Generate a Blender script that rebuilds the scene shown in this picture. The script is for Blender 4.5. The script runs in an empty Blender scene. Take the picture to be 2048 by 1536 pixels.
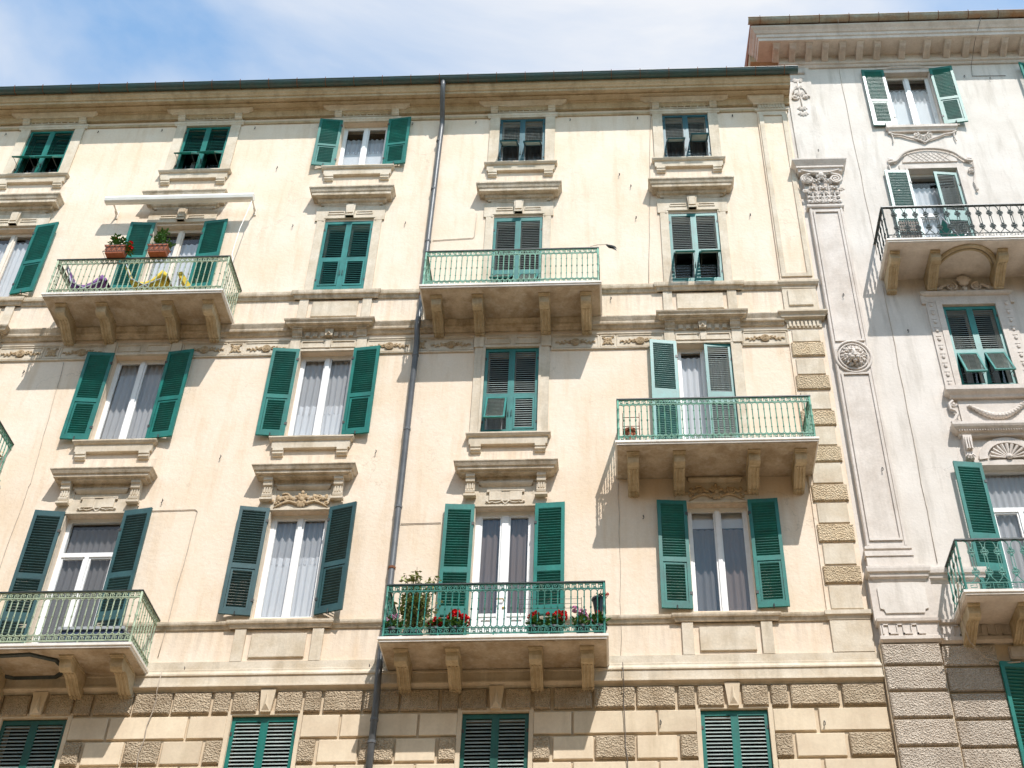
import bpy, math, random
from mathutils import Matrix, Vector
random.seed(7)
SC = bpy.context.scene
COL = SC.collection

# ------------------------------------------------------------------ camera
cam = bpy.data.cameras.new('camera')
cam.sensor_fit = 'HORIZONTAL'; cam.sensor_width = 36.0
cam.lens = 36.0*2600/2048
cam.shift_x = -131.787/2048; cam.shift_y = 1.35/2048
cam.clip_start = .1; cam.clip_end = 3000
co = bpy.data.objects.new('camera', cam); COL.objects.link(co)
yaw, pit, rol = [math.radians(a) for a in (-1.961, 40.44, 0.107)]
fw = Vector((math.sin(yaw)*math.cos(pit), math.cos(yaw)*math.cos(pit), math.sin(pit)))
rt = fw.cross(Vector((0, 0, 1))).normalized(); up = rt.cross(fw)
r2 = rt*math.cos(rol)+up*math.sin(rol); u2 = up*math.cos(rol)-rt*math.sin(rol)
mx = Matrix((r2, u2, -fw)).transposed().to_4x4()
mx.translation = Vector((1.9324, -19.4101, 1.6))
co.matrix_world = mx
SC.camera = co

# ------------------------------------------------------------------ light
SUN_TRAVEL = Vector((-.42, 1.0, -1.48)).normalized()
sun = bpy.data.lights.new('sun', 'SUN'); sun.energy = 5.0; sun.angle = math.radians(.5); sun.color = (1, .965, .93)
so = bpy.data.objects.new('sun', sun); COL.objects.link(so)
so.rotation_euler = SUN_TRAVEL.to_track_quat('-Z', 'Y').to_euler()
so.location = (10, -20, 40)
W = bpy.data.worlds.new('World'); SC.world = W; W.use_nodes = True
wn = W.node_tree.nodes; wl = W.node_tree.links; wn.clear()
out = wn.new('ShaderNodeOutputWorld'); bg = wn.new('ShaderNodeBackground'); bg.inputs[1].default_value = .105
sky = wn.new('ShaderNodeTexSky'); sky.sky_type = 'NISHITA'; sky.sun_disc = False
sky.sun_elevation = math.asin(-SUN_TRAVEL.z); sky.sun_rotation = math.atan2(.42, -1)
sky.air_density = 1.0; sky.dust_density = .6; sky.ozone_density = 1.3
tc = wn.new('ShaderNodeTexCoord'); mp = wn.new('ShaderNodeMapping'); mp.inputs['Scale'].default_value = (1.0, 1.6, 2.6)
mp.inputs['Location'].default_value = (5.2, 2.2, 1.1)
nz = wn.new('ShaderNodeTexNoise'); nz.inputs['Scale'].default_value = 2.3; nz.inputs['Detail'].default_value = 9
nz.inputs['Roughness'].default_value = .53; nz.inputs['Distortion'].default_value = .35
rp = wn.new('ShaderNodeValToRGB'); rp.color_ramp.elements[0].position = .38; rp.color_ramp.elements[1].position = .63; rp.color_ramp.elements[0].color = (.16, .16, .16, 1)
mixw = wn.new('ShaderNodeMixRGB'); mixw.inputs[2].default_value = (8.4, 8.4, 8.5, 1)
cap = wn.new('ShaderNodeMath'); cap.operation = 'MULTIPLY'; cap.inputs[1].default_value = .9
gain = wn.new('ShaderNodeMixRGB'); gain.blend_type = 'MULTIPLY'; gain.inputs[0].default_value = 1; gain.inputs[2].default_value = (1.75, 2.75, 2.9, 1)
wl.new(sky.outputs[0], gain.inputs[1])
wl.new(tc.outputs['Generated'], mp.inputs[0]); wl.new(mp.outputs[0], nz.inputs[0]); wl.new(nz.outputs[0], rp.inputs[0])
wl.new(rp.outputs[0], cap.inputs[0]); wl.new(cap.outputs[0], mixw.inputs[0]); wl.new(gain.outputs[0], mixw.inputs[1])
wl.new(mixw.outputs[0], bg.inputs[0]); wl.new(bg.outputs[0], out.inputs[0])
SC.view_settings.view_transform = 'Standard'; SC.view_settings.look = 'None'
SC.view_settings.exposure = .14; SC.view_settings.gamma = 1
SC.render.engine = 'CYCLES'
SC.cycles.max_bounces = 5; SC.cycles.diffuse_bounces = 3; SC.cycles.glossy_bounces = 2; SC.cycles.use_light_tree = False; SC.cycles.transparent_max_bounces = 8

# ------------------------------------------------------------------ materials
MATS = {}
def nodes(name):
    m = bpy.data.materials.new(name); m.use_nodes = True
    nt = m.node_tree; b = nt.nodes['Principled BSDF']
    return m, nt, b
def mat(name, c1, c2=None, c3=None, rough=.8, scale=1.2, streak=0., bump=0., bscale=40., bdist=.02, spec=.3, metal=0., fine=0., coat=0., rvar=0., cracks=0., runoff=(), roff=.5):
    """c1 base, c2 blotches, c3 vertical run-off streaks"""
    m, nt, b = nodes(name); N = nt.nodes; L = nt.links
    b.inputs['Roughness'].default_value = rough; b.inputs['Metallic'].default_value = metal
    b.inputs['Specular IOR Level'].default_value = spec
    geo = N.new('ShaderNodeNewGeometry')
    col = None
    if c2:
        n = N.new('ShaderNodeTexNoise'); n.inputs['Scale'].default_value = scale; n.inputs['Detail'].default_value = 5; n.inputs['Roughness'].default_value = .62
        L.new(geo.outputs['Position'], n.inputs['Vector'])
        r = N.new('ShaderNodeValToRGB'); r.color_ramp.elements[0].position = .38; r.color_ramp.elements[1].position = .68
        L.new(n.outputs[0], r.inputs[0])
        x = N.new('ShaderNodeMixRGB'); x.inputs[1].default_value = (*c1, 1); x.inputs[2].default_value = (*c2, 1)
        L.new(r.outputs[0], x.inputs[0]); col = x.outputs[0]
    if c3:
        mp_ = N.new('ShaderNodeMapping'); mp_.inputs['Scale'].default_value = (2.6, 2.6, .34)
        L.new(geo.outputs['Position'], mp_.inputs[0])
        n = N.new('ShaderNodeTexNoise'); n.inputs['Scale'].default_value = 1.5; n.inputs['Detail'].default_value = 5; n.inputs['Roughness'].default_value = .66
        L.new(mp_.outputs[0], n.inputs['Vector'])
        r = N.new('ShaderNodeValToRGB'); r.color_ramp.elements[0].position = .5; r.color_ramp.elements[1].position = .8
        L.new(n.outputs[0], r.inputs[0])
        k = N.new('ShaderNodeMath'); k.operation = 'MULTIPLY'; k.inputs[1].default_value = streak; L.new(r.outputs[0], k.inputs[0])
        x = N.new('ShaderNodeMixRGB'); L.new(k.outputs[0], x.inputs[0]); x.inputs[2].default_value = (*c3, 1)
        if col: L.new(col, x.inputs[1])
        else: x.inputs[1].default_value = (*c1, 1)
        col = x.outputs[0]
    if fine:
        n = N.new('ShaderNodeTexNoise'); n.inputs['Scale'].default_value = 22; n.inputs['Detail'].default_value = 4; n.inputs['Roughness'].default_value = .7
        L.new(geo.outputs['Position'], n.inputs['Vector'])
        mr = N.new('ShaderNodeMapRange'); mr.inputs[1].default_value = .25; mr.inputs[2].default_value = .75; mr.inputs[3].default_value = 1-fine; mr.inputs[4].default_value = 1+fine*.35
        L.new(n.outputs[0], mr.inputs[0])
        x = N.new('ShaderNodeMixRGB'); x.blend_type = 'MULTIPLY'; x.inputs[0].default_value = 1
        if col: L.new(col, x.inputs[1])
        else: x.inputs[1].default_value = (*c1, 1)
        cb = N.new('ShaderNodeCombineXYZ')
        for i in range(3): L.new(mr.outputs[0], cb.inputs[i])
        L.new(cb.outputs[0], x.inputs[2]); col = x.outputs[0]
    if runoff:
        sx = N.new('ShaderNodeSeparateXYZ'); L.new(geo.outputs['Position'], sx.inputs[0])
        wr = N.new('ShaderNodeMath'); wr.operation = 'WRAP'; wr.inputs[1].default_value = 3.79+1.885; wr.inputs[2].default_value = 3.79-1.885; L.new(sx.outputs[0], wr.inputs[0])
        sb = N.new('ShaderNodeMath'); sb.operation = 'SUBTRACT'; sb.inputs[1].default_value = 3.79; L.new(wr.outputs[0], sb.inputs[0])
        ab = N.new('ShaderNodeMath'); ab.operation = 'ABSOLUTE'; L.new(sb.outputs[0], ab.inputs[0])
        near = N.new('ShaderNodeMapRange'); near.inputs[1].default_value = .75; near.inputs[2].default_value = 1.0; near.inputs[3].default_value = 1; near.inputs[4].default_value = 0; L.new(ab.outputs[0], near.inputs[0])
        tot = None
        for zs, ln, everywhere in runoff:
            a1 = N.new('ShaderNodeMapRange'); a1.inputs[1].default_value = zs-ln; a1.inputs[2].default_value = zs; L.new(sx.outputs[2], a1.inputs[0])
            a2 = N.new('ShaderNodeMath'); a2.operation = 'LESS_THAN'; a2.inputs[1].default_value = zs+.02; L.new(sx.outputs[2], a2.inputs[0])
            a3 = N.new('ShaderNodeMath'); a3.operation = 'MULTIPLY'; L.new(a1.outputs[0], a3.inputs[0]); L.new(a2.outputs[0], a3.inputs[1])
            if not everywhere:
                a4 = N.new('ShaderNodeMath'); a4.operation = 'MULTIPLY'; L.new(a3.outputs[0], a4.inputs[0]); L.new(near.outputs[0], a4.inputs[1]); a3 = a4
            if tot is None: tot = a3
            else:
                ad = N.new('ShaderNodeMath'); ad.operation = 'ADD'; L.new(tot.outputs[0], ad.inputs[0]); L.new(a3.outputs[0], ad.inputs[1]); tot = ad
        mp_ = N.new('ShaderNodeMapping'); mp_.inputs['Scale'].default_value = (9, 9, .5); L.new(geo.outputs['Position'], mp_.inputs[0])
        n = N.new('ShaderNodeTexNoise'); n.inputs['Scale'].default_value = 1.; n.inputs['Detail'].default_value = 4; n.inputs['Roughness'].default_value = .7; L.new(mp_.outputs[0], n.inputs['Vector'])
        r = N.new('ShaderNodeMapRange'); r.inputs[1].default_value = .42; r.inputs[2].default_value = .72; L.new(n.outputs[0], r.inputs[0])
        k = N.new('ShaderNodeMath'); k.operation = 'MULTIPLY'; L.new(tot.outputs[0], k.inputs[0]); L.new(r.outputs[0], k.inputs[1])
        k2 = N.new('ShaderNodeMath'); k2.operation = 'MULTIPLY'; k2.inputs[1].default_value = roff; k2.use_clamp = True; L.new(k.outputs[0], k2.inputs[0])
        x = N.new('ShaderNodeMixRGB'); L.new(k2.outputs[0], x.inputs[0]); L.new(col, x.inputs[1]); x.inputs[2].default_value = (*[v*.5 for v in c2], 1); col = x.outputs[0]
    if cracks:
        nd = N.new('ShaderNodeTexNoise'); nd.inputs['Scale'].default_value = 1.1; nd.inputs['Detail'].default_value = 6; nd.inputs['Roughness'].default_value = .6
        L.new(geo.outputs['Position'], nd.inputs['Vector'])
        va = N.new('ShaderNodeVectorMath'); va.operation = 'MULTIPLY_ADD'; va.inputs[1].default_value = (1.6, 1.6, 1.6); L.new(nd.outputs['Color'], va.inputs[0]); L.new(geo.outputs['Position'], va.inputs[2])
        vo = N.new('ShaderNodeTexVoronoi'); vo.feature = 'DISTANCE_TO_EDGE'; vo.inputs['Scale'].default_value = .42; L.new(va.outputs[0], vo.inputs['Vector'])
        mr = N.new('ShaderNodeMapRange'); mr.inputs[1].default_value = .0015; mr.inputs[2].default_value = .006; mr.inputs[3].default_value = 1; mr.inputs[4].default_value = 0; L.new(vo.outputs[0], mr.inputs[0])
        nm = N.new('ShaderNodeTexNoise'); nm.inputs['Scale'].default_value = .45; L.new(geo.outputs['Position'], nm.inputs['Vector'])
        r = N.new('ShaderNodeMapRange'); r.inputs[1].default_value = .52; r.inputs[2].default_value = .62; r.inputs[3].default_value = 0; r.inputs[4].default_value = cracks; L.new(nm.outputs[0], r.inputs[0])
        k = N.new('ShaderNodeMath'); k.operation = 'MULTIPLY'; L.new(mr.outputs[0], k.inputs[0]); L.new(r.outputs[0], k.inputs[1])
        x = N.new('ShaderNodeMixRGB'); L.new(k.outputs[0], x.inputs[0]); L.new(col, x.inputs[1]); x.inputs[2].default_value = (*[v*.55 for v in c2], 1); col = x.outputs[0]
    # each piece a touch lighter or darker than its neighbour
    if rvar:
        oi = N.new('ShaderNodeObjectInfo'); mr = N.new('ShaderNodeMapRange'); mr.inputs[3].default_value = 1-rvar; mr.inputs[4].default_value = 1+rvar*.6
        L.new(oi.outputs['Random'], mr.inputs[0])
        x = N.new('ShaderNodeMixRGB'); x.blend_type = 'MULTIPLY'; x.inputs[0].default_value = 1
        if col: L.new(col, x.inputs[1])
        else: x.inputs[1].default_value = (*c1, 1)
        cb = N.new('ShaderNodeCombineXYZ')
        for i in range(3): L.new(mr.outputs[0], cb.inputs[i])
        L.new(cb.outputs[0], x.inputs[2]); col = x.outputs[0]
    if col: L.new(col, b.inputs['Base Color'])
    else: b.inputs['Base Color'].default_value = (*c1, 1)
    if bump:
        n = N.new('ShaderNodeTexNoise'); n.inputs['Scale'].default_value = bscale; n.inputs['Detail'].default_value = 4; n.inputs['Roughness'].default_value = .65
        L.new(geo.outputs['Position'], n.inputs['Vector'])
        bp = N.new('ShaderNodeBump'); bp.inputs['Strength'].default_value = bump; bp.inputs['Distance'].default_value = bdist
        L.new(n.outputs[0], bp.inputs['Height']); L.new(bp.outputs[0], b.inputs['Normal'])
    MATS[name] = m
    return m
mat('cream_plaster', (.79, .665, .535), (.745, .595, .44), (.60, .42, .25), rough=.9, scale=.8, streak=.6, bump=.3, bscale=9, bdist=.03, spec=.12, fine=.08, cracks=.35, runoff=((24.42, .9, 0), (23.5, 1.6, 0), (20.62, .8, 1), (19.06, 1.0, 0), (16.5, 1.0, 0), (15.4, 1.8, 0), (12.8, .7, 1)), roff=.55)
mat('trim_stone', (.68, .595, .475), (.55, .45, .325), (.30, .235, .155), rough=.88, scale=2.2, streak=.55, bump=.3, bscale=30, bdist=.012, spec=.15, fine=.14)
mat('eave_stone', (.55, .44, .295), (.44, .335, .205), (.22, .155, .09), rough=.9, scale=1.5, streak=.75, bump=.3, bscale=20, bdist=.015, spec=.15, fine=.18)
mat('grey_plaster', (.715, .655, .59), (.61, .55, .485), (.34, .295, .24), rough=.9, scale=.8, streak=.65, bump=.25, bscale=14, bdist=.02, spec=.15, fine=.08, cracks=.3)
mat('grey_trim', (.69, .62, .555), (.57, .50, .435), (.37, .31, .25), rough=.88, scale=2.0, streak=.5, bump=.25, bscale=26, bdist=.012, spec=.15, fine=.14)
mat('smooth_block', (.72, .60, .44), (.62, .50, .36), (.42, .32, .2), rough=.88, scale=1.6, streak=.4, bump=.2, bscale=25, bdist=.01, spec=.15, fine=.09, rvar=.1)
mat('ochre_plaster', (.66, .46, .25), (.58, .38, .19), (.42, .27, .14), rough=.9, scale=.5, streak=.4, spec=.1)
mat('joint_stone', (.66, .54, .39), (.55, .43, .3), rough=.9, scale=2, spec=.1, fine=.1)
mat('hood_stone', (.66, .565, .44), (.46, .365, .25), (.16, .115, .07), rough=.9, scale=4.5, streak=.85, bump=.35, bscale=28, bdist=.015, spec=.12, fine=.22)
mat('ornament_stone', (.54, .41, .26), (.40, .28, .165), (.28, .19, .1), rough=.9, scale=9, streak=.4, spec=.1, fine=.2)
mat('marble', (.80, .76, .70), (.66, .60, .52), (.40, .32, .22), rough=.6, scale=2.4, streak=.3, spec=.3, fine=.1)
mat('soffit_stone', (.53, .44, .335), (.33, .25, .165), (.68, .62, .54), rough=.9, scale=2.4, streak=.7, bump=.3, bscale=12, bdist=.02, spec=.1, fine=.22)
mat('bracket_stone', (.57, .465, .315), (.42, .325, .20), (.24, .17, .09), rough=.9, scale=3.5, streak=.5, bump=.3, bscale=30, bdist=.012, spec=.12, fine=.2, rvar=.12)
def rough_stone(name, a, b_, c):
    m = mat(name, a, b_, c, rough=.95, scale=3, streak=.4, spec=.1, fine=.28, rvar=.12)
    nt = m.node_tree; N = nt.nodes; L = nt.links; b = N['Principled BSDF']
    geo = N.new('ShaderNodeNewGeometry')
    v = N.new('ShaderNodeTexVoronoi'); v.inputs['Scale'].default_value = 34
    n = N.new('ShaderNodeTexNoise'); n.inputs['Scale'].default_value = 48; n.inputs['Detail'].default_value = 4; n.inputs['Roughness'].default_value = .7
    ad = N.new('ShaderNodeMath'); ad.operation = 'ADD'
    L.new(geo.outputs['Position'], v.inputs['Vector']); L.new(geo.outputs['Position'], n.inputs['Vector'])
    L.new(v.outputs['Distance'], ad.inputs[0]); L.new(n.outputs[0], ad.inputs[1])
    bp = N.new('ShaderNodeBump'); bp.inputs['Strength'].default_value = 1; bp.inputs['Distance'].default_value = .04
    L.new(ad.outputs[0], bp.inputs['Height']); L.new(bp.outputs[0], b.inputs['Normal'])
rough_stone('rough_block', (.66, .53, .375), (.50, .385, .26), (.33, .24, .155))
rough_stone('rough_block_ochre', (.80, .635, .43), (.73, .55, .35), (.55, .41, .26))
rough_stone('rough_block_grey', (.74, .635, .52), (.59, .49, .39), (.40, .32, .24))
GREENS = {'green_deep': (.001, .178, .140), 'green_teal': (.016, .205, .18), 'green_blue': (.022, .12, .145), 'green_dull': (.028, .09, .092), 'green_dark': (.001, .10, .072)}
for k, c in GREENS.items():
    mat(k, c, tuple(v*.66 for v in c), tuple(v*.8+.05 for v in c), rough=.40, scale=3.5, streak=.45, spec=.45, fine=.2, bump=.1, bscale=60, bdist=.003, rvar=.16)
for k, c, r in (('iron_green', (.13, .36, .25), .5), ('iron_pale', (.42, .50, .34), .55), ('iron_teal', (.03, .22, .17), .45), ('iron_mint', (.22, .45, .33), .5)):
    mat(k, c, tuple(v*.6 for v in c), (.30, .2, .1), rough=r, scale=6, streak=.35, spec=.4, fine=.2)
mat('slat_faded', (.37, .41, .38), (.24, .31, .285), (.15, .22, .2), rough=.5, scale=3.5, streak=.4, spec=.35, fine=.2, rvar=.2)
mat('iron_black', (.035, .042, .042), (.07, .06, .05), rough=.5, scale=8, spec=.4)
mat('iron_grey_green', (.045, .062, .058), (.03, .04, .04), rough=.65, scale=8, spec=.12)
mat('handrail', (.018, .03, .028), (.05, .055, .05), rough=.45, scale=9, spec=.5)
mat('gutter_green', (.03, .085, .08), (.045, .06, .055), (.11, .10, .08), rough=.45, scale=2.5, streak=.5, spec=.5, fine=.25)
mat('gutter_rust', (.36, .36, .29), (.33, .17, .075), (.12, .08, .05), rough=.6, scale=1.6, streak=.6, spec=.3, fine=.3)
mat('rust', (.20, .075, .03), (.10, .04, .02), rough=.8, scale=6)
mat('pipe_grey', (.115, .118, .122), (.075, .078, .08), (.2, .2, .2), rough=.42, scale=3, streak=.3, spec=.5)
mat('white_paint', (.82, .81, .79), (.74, .73, .71), rough=.45, scale=4, spec=.4)
mat('cream_paint', (.74, .66, .56), (.66, .57, .47), rough=.5, scale=4, spec=.4)
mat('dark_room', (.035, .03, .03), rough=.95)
mat('terracotta', (.42, .14, .07), (.33, .10, .05), rough=.8, scale=9, fine=.15)
mat('leaf', (.10, .22, .04), (.05, .13, .025), rough=.6, scale=30)
mat('leaf_pale', (.34, .36, .14), (.17, .22, .07), rough=.65, scale=25)
mat('leaf_dry', (.45, .24, .07), (.25, .16, .05), rough=.8, scale=25)
mat('twig', (.20, .13, .08), rough=.9)
mat('petal_red', (.78, .008, .015), (.6, .004, .01), rough=.6, scale=40)
mat('petal_pink', (.78, .33, .58), (.85, .55, .72), rough=.6, scale=40)
mat('awning_white', (.80, .78, .72), (.70, .66, .58), rough=.5, scale=2)
mat('fabric_purple', (.22, .10, .27), (.14, .07, .19), rough=.85, scale=6)
mat('fabric_yellow', (.62, .45, .05), (.5, .36, .035), rough=.8, scale=6)
mat('fabric_navy', (.035, .05, .10), rough=.8)
mat('dark_plastic', (.03, .03, .035), rough=.4, spec=.5)
mat('white_plastic', (.75, .76, .78), rough=.35, spec=.5)
mat('grey_metal', (.38, .40, .42), (.3, .32, .34), rough=.4, spec=.5, scale=5)
mat('brass', (.55, .38, .12), rough=.35, metal=.8)
mat('cable_pale', (.50, .42, .33), (.35, .29, .23), rough=.7, scale=5)
mat('cable_dark', (.12, .10, .085), rough=.7)
mat('wicker', (.30, .27, .24), (.14, .12, .1), rough=.8, scale=30)
mat('asphalt', (.11, .105, .10), (.08, .08, .08), rough=.9, scale=.8, fine=.2)
mat('paving', (.42, .305, .195), (.33, .235, .145), rough=.85, scale=.9, fine=.15)
mat('roof_tile', (.36, .15, .08), (.25, .1, .055), rough=.85, scale=3, fine=.2)
def glass_mat():
    m, nt, b = nodes('glass'); N = nt.nodes; L = nt.links
    tr = N.new('ShaderNodeBsdfTransparent'); tr.inputs[0].default_value = (.965, .975, .975, 1)
    gl = N.new('ShaderNodeBsdfGlossy'); gl.inputs['Roughness'].default_value = .03
    lw = N.new('ShaderNodeLayerWeight'); lw.inputs[0].default_value = .5
    pw = N.new('ShaderNodeMath'); pw.operation = 'POWER'; pw.inputs[1].default_value = 4; L.new(lw.outputs['Facing'], pw.inputs[0])
    fr = N.new('ShaderNodeMath'); fr.operation = 'MULTIPLY_ADD'; fr.inputs[1].default_value = .9; fr.inputs[2].default_value = .035; L.new(pw.outputs[0], fr.inputs[0])
    mx_ = N.new('ShaderNodeMixShader'); L.new(fr.outputs[0], mx_.inputs[0]); L.new(tr.outputs[0], mx_.inputs[1]); L.new(gl.outputs[0], mx_.inputs[2])
    n = N.new('ShaderNodeTexNoise'); n.inputs['Scale'].default_value = 1.5
    geo = N.new('ShaderNodeNewGeometry'); L.new(geo.outputs['Position'], n.inputs['Vector'])
    bp = N.new('ShaderNodeBump'); bp.inputs['Strength'].default_value = .12; bp.inputs['Distance'].default_value = .02
    L.new(n.outputs[0], bp.inputs['Height']); L.new(bp.outputs[0], gl.inputs['Normal'])
    L.new(mx_.outputs[0], N['Material Output'].inputs[0]); MATS['glass'] = m
glass_mat()
def cloth_mat(name, c, trans):
    m, nt, b = nodes(name); N = nt.nodes; L = nt.links
    d = N.new('ShaderNodeBsdfDiffuse'); d.inputs[0].default_value = (*c, 1)
    t = N.new('ShaderNodeBsdfTranslucent'); t.inputs[0].default_value = (*c, 1)
    a = N.new('ShaderNodeBsdfTransparent')
    m1 = N.new('ShaderNodeMixShader'); m1.inputs[0].default_value = .3; L.new(d.outputs[0], m1.inputs[1]); L.new(t.outputs[0], m1.inputs[2])
    m2 = N.new('ShaderNodeMixShader'); m2.inputs[0].default_value = trans; L.new(m1.outputs[0], m2.inputs[1]); L.new(a.outputs[0], m2.inputs[2])
    L.new(m2.outputs[0], N['Material Output'].inputs[0]); MATS[name] = m
cloth_mat('curtain_white', (.88, .87, .89), .05)
cloth_mat('curtain_sheer', (.76, .74, .75), .32)
cloth_mat('curtain_grey', (.30, .28, .28), .3)
cloth_mat('curtain_brown', (.34, .26, .23), .3)
cloth_mat('blind_white', (.86, .85, .86), 0)

# ------------------------------------------------------------------ mesh building
class MB:
    def __init__(s): s.v = []; s.f = []; s.mi = []; s.cur = 0
    def add(s, vs, fs):
        o = len(s.v); s.v += [tuple(p) for p in vs]; s.f += [tuple(i+o for i in f) for f in fs]; s.mi += [s.cur]*len(fs); return s
    def box(s, x0, x1, y0, y1, z0, z1):
        return s.add([(x0, y0, z0), (x1, y0, z0), (x1, y1, z0), (x0, y1, z0), (x0, y0, z1), (x1, y0, z1), (x1, y1, z1), (x0, y1, z1)],
                     [(0, 3, 2, 1), (4, 5, 6, 7), (0, 1, 5, 4), (1, 2, 6, 5), (2, 3, 7, 6), (3, 0, 4, 7)])
    def block(s, x0, x1, z0, z1, yb, yf, ch=.015):
        """dressed stone: chamfered front (yf < yb)"""
        a = [(x0, yb, z0), (x1, yb, z0), (x1, yb, z1), (x0, yb, z1)]
        b = [(x0, yf+ch, z0), (x1, yf+ch, z0), (x1, yf+ch, z1), (x0, yf+ch, z1)]
        c = [(x0+ch, yf, z0+ch), (x1-ch, yf, z0+ch), (x1-ch, yf, z1-ch), (x0+ch, yf, z1-ch)]
        fs = [(8, 9, 10, 11)]
        for i in range(4):
            j = (i+1) % 4
            fs += [(i, j, 4+j, 4+i), (4+i, 4+j, 8+j, 8+i)]
        return s.add(a+b+c, fs)
    def rod(s, p, q, w, d=None):
        """square bar from p to q"""
        return s.tube([p, q], w/2*1.3, 4)
    def tube(s, pts, r, n=6, closed=False):
        pts = [Vector(p) for p in pts]; m = len(pts); rs = r if isinstance(r, (list, tuple)) else [r]*m
        o = len(s.v); ref = None
        for i, p in enumerate(pts):
            a = pts[i-1] if (i > 0 or closed) else p; b = pts[(i+1) % m] if (i < m-1 or closed) else p
            t = (b-a)
            t = t.normalized() if t.length > 1e-9 else Vector((0, 0, 1))
            if ref is None:
                ref = Vector((0, 0, 1)) if abs(t.z) < .9 else Vector((0, 1, 0))
            u = t.cross(ref)
            if u.length < 1e-4: u = t.cross(Vector((1, 0, 0)))
            u.normalize(); w = u.cross(t).normalized(); ref = w
            for k in range(n):
                an = 2*math.pi*(k+.5)/n
                s.v.append(tuple(p+u*(math.cos(an)*rs[i])+w*(math.sin(an)*rs[i])))
        for i in range(m if closed else m-1):
            for k in range(n):
                a = o+i*n+k; b = o+i*n+(k+1) % n; c = o+((i+1) % m)*n+(k+1) % n; d = o+((i+1) % m)*n+k
                s.f.append((a, b, c, d)); s.mi.append(s.cur)
        if not closed:
            s.f.append(tuple(o+k for k in reversed(range(n)))); s.mi.append(s.cur)
            s.f.append(tuple(o+(m-1)*n+k for k in range(n))); s.mi.append(s.cur)
        return s
    def ell(s, c, rx, ry, rz, nu=8, nv=5):
        o = len(s.v); vs = []
        for j in range(1, nv):
            th = math.pi*j/nv
            for i in range(nu):
                ph = 2*math.pi*i/nu
                vs.append((c[0]+rx*math.sin(th)*math.cos(ph), c[1]+ry*math.sin(th)*math.sin(ph), c[2]+rz*math.cos(th)))
        vs += [(c[0], c[1], c[2]+rz), (c[0], c[1], c[2]-rz)]
        fs = []
        for j in range(nv-2):
            for i in range(nu):
                fs.append((j*nu+i, (j+1)*nu+i, (j+1)*nu+(i+1) % nu, j*nu+(i+1) % nu))
        t = len(vs)-2
        for i in range(nu):
            fs.append((t, i, (i+1) % nu)); fs.append((t+1, (nv-2)*nu+(i+1) % nu, (nv-2)*nu+i))
        return s.add(vs, fs)
    def lathe(s, c, prof, n=10):
        """prof [(r, dz)] round a vertical axis at c"""
        o = len(s.v); vs = []
        for r, z in prof:
            for k in range(n):
                a = 2*math.pi*k/n; vs.append((c[0]+r*math.cos(a), c[1]+r*math.sin(a), c[2]+z))
        fs = []
        for i in range(len(prof)-1):
            for k in range(n):
                fs.append((i*n+k, i*n+(k+1) % n, (i+1)*n+(k+1) % n, (i+1)*n+k))
        fs.append(tuple(reversed(range(n)))); fs.append(tuple((len(prof)-1)*n+k for k in range(n)))
        return s.add(vs, fs)
    def plate(s, pts, yb, yf):
        """outline [(x,z)] counter-clockwise seen from the street, standing from yb out to yf"""
        n = len(pts)
        vs = [(x, yb, z) for x, z in pts]+[(x, yf, z) for x, z in pts]
        fs = [tuple(range(n, 2*n)), tuple(reversed(range(n)))]+[(i, (i+1) % n, n+(i+1) % n, n+i) for i in range(n)]
        return s.add(vs, fs)
    def side(s, prof, x0, x1):
        """outline [(y,z)] swept along x"""
        n = len(prof)
        vs = [(x0, y, z) for y, z in prof]+[(x1, y, z) for y, z in prof]
        fs = [tuple(range(n)), tuple(reversed(range(n, 2*n)))]+[(i, n+i, n+(i+1) % n, (i+1) % n) for i in range(n)]
        return s.add(vs, fs)
    def mould(s, prof, x0, x1, retl=True, retr=True, yb=0.):
        """moulding: prof [(depth, z)] bottom to top, returned to the wall at both ends"""
        n = len(prof); vs = []
        for d, z in prof:
            l = x0-(d if retl else 0); r = x1+(d if retr else 0)
            vs += [(l, yb, z), (l, yb-d, z), (r, yb-d, z), (r, yb, z)]
        fs = []
        for i in range(n-1):
            for k in range(3):
                fs.append((i*4+k, i*4+k+1, (i+1)*4+k+1, (i+1)*4+k))
        fs += [(3, 2, 1, 0), tuple((n-1)*4+k for k in range(4))]
        return s.add(vs, fs)
    def frame(s, x0, x1, z0, z1, w, y0, y1, wt=None, wb=None):
        wt = w if wt is None else wt; wb = w if wb is None else wb
        s.box(x0, x0+w, y0, y1, z0, z1); s.box(x1-w, x1, y0, y1, z0, z1)
        if wt: s.box(x0+w, x1-w, y0, y1, z1-wt, z1)
        if wb: s.box(x0+w, x1-w, y0, y1, z0, z0+wb)
        return s
    def mesh(s, name, mats, smooth=False, origin=None):
        if origin is None:
            xs = [p[0] for p in s.v]; ys = [p[1] for p in s.v]; zs = [p[2] for p in s.v]
            origin = ((min(xs)+max(xs))/2, (min(ys)+max(ys))/2, min(zs))
        me = bpy.data.meshes.new(name)
        me.from_pydata([(p[0]-origin[0], p[1]-origin[1], p[2]-origin[2]) for p in s.v], [], s.f)
        for m in (mats if isinstance(mats, (list, tuple)) else [mats]): me.materials.append(MATS[m])
        if any(s.mi): me.polygons.foreach_set('material_index', s.mi)
        if smooth: me.polygons.foreach_set('use_smooth', [True]*len(me.polygons))
        me.update()
        return me, Vector(origin)
WL = {}
def put(name, me, wloc, parent=None, local=False):
    o = bpy.data.objects.new(name, me); COL.objects.link(o)
    wloc = Vector(wloc)
    if parent is not None:
        o.parent = parent
        o.location = wloc if local else wloc-WL[parent.name]
    else: o.location = wloc
    WL[o.name] = wloc if not local else WL[parent.name]+wloc
    return o
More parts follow.
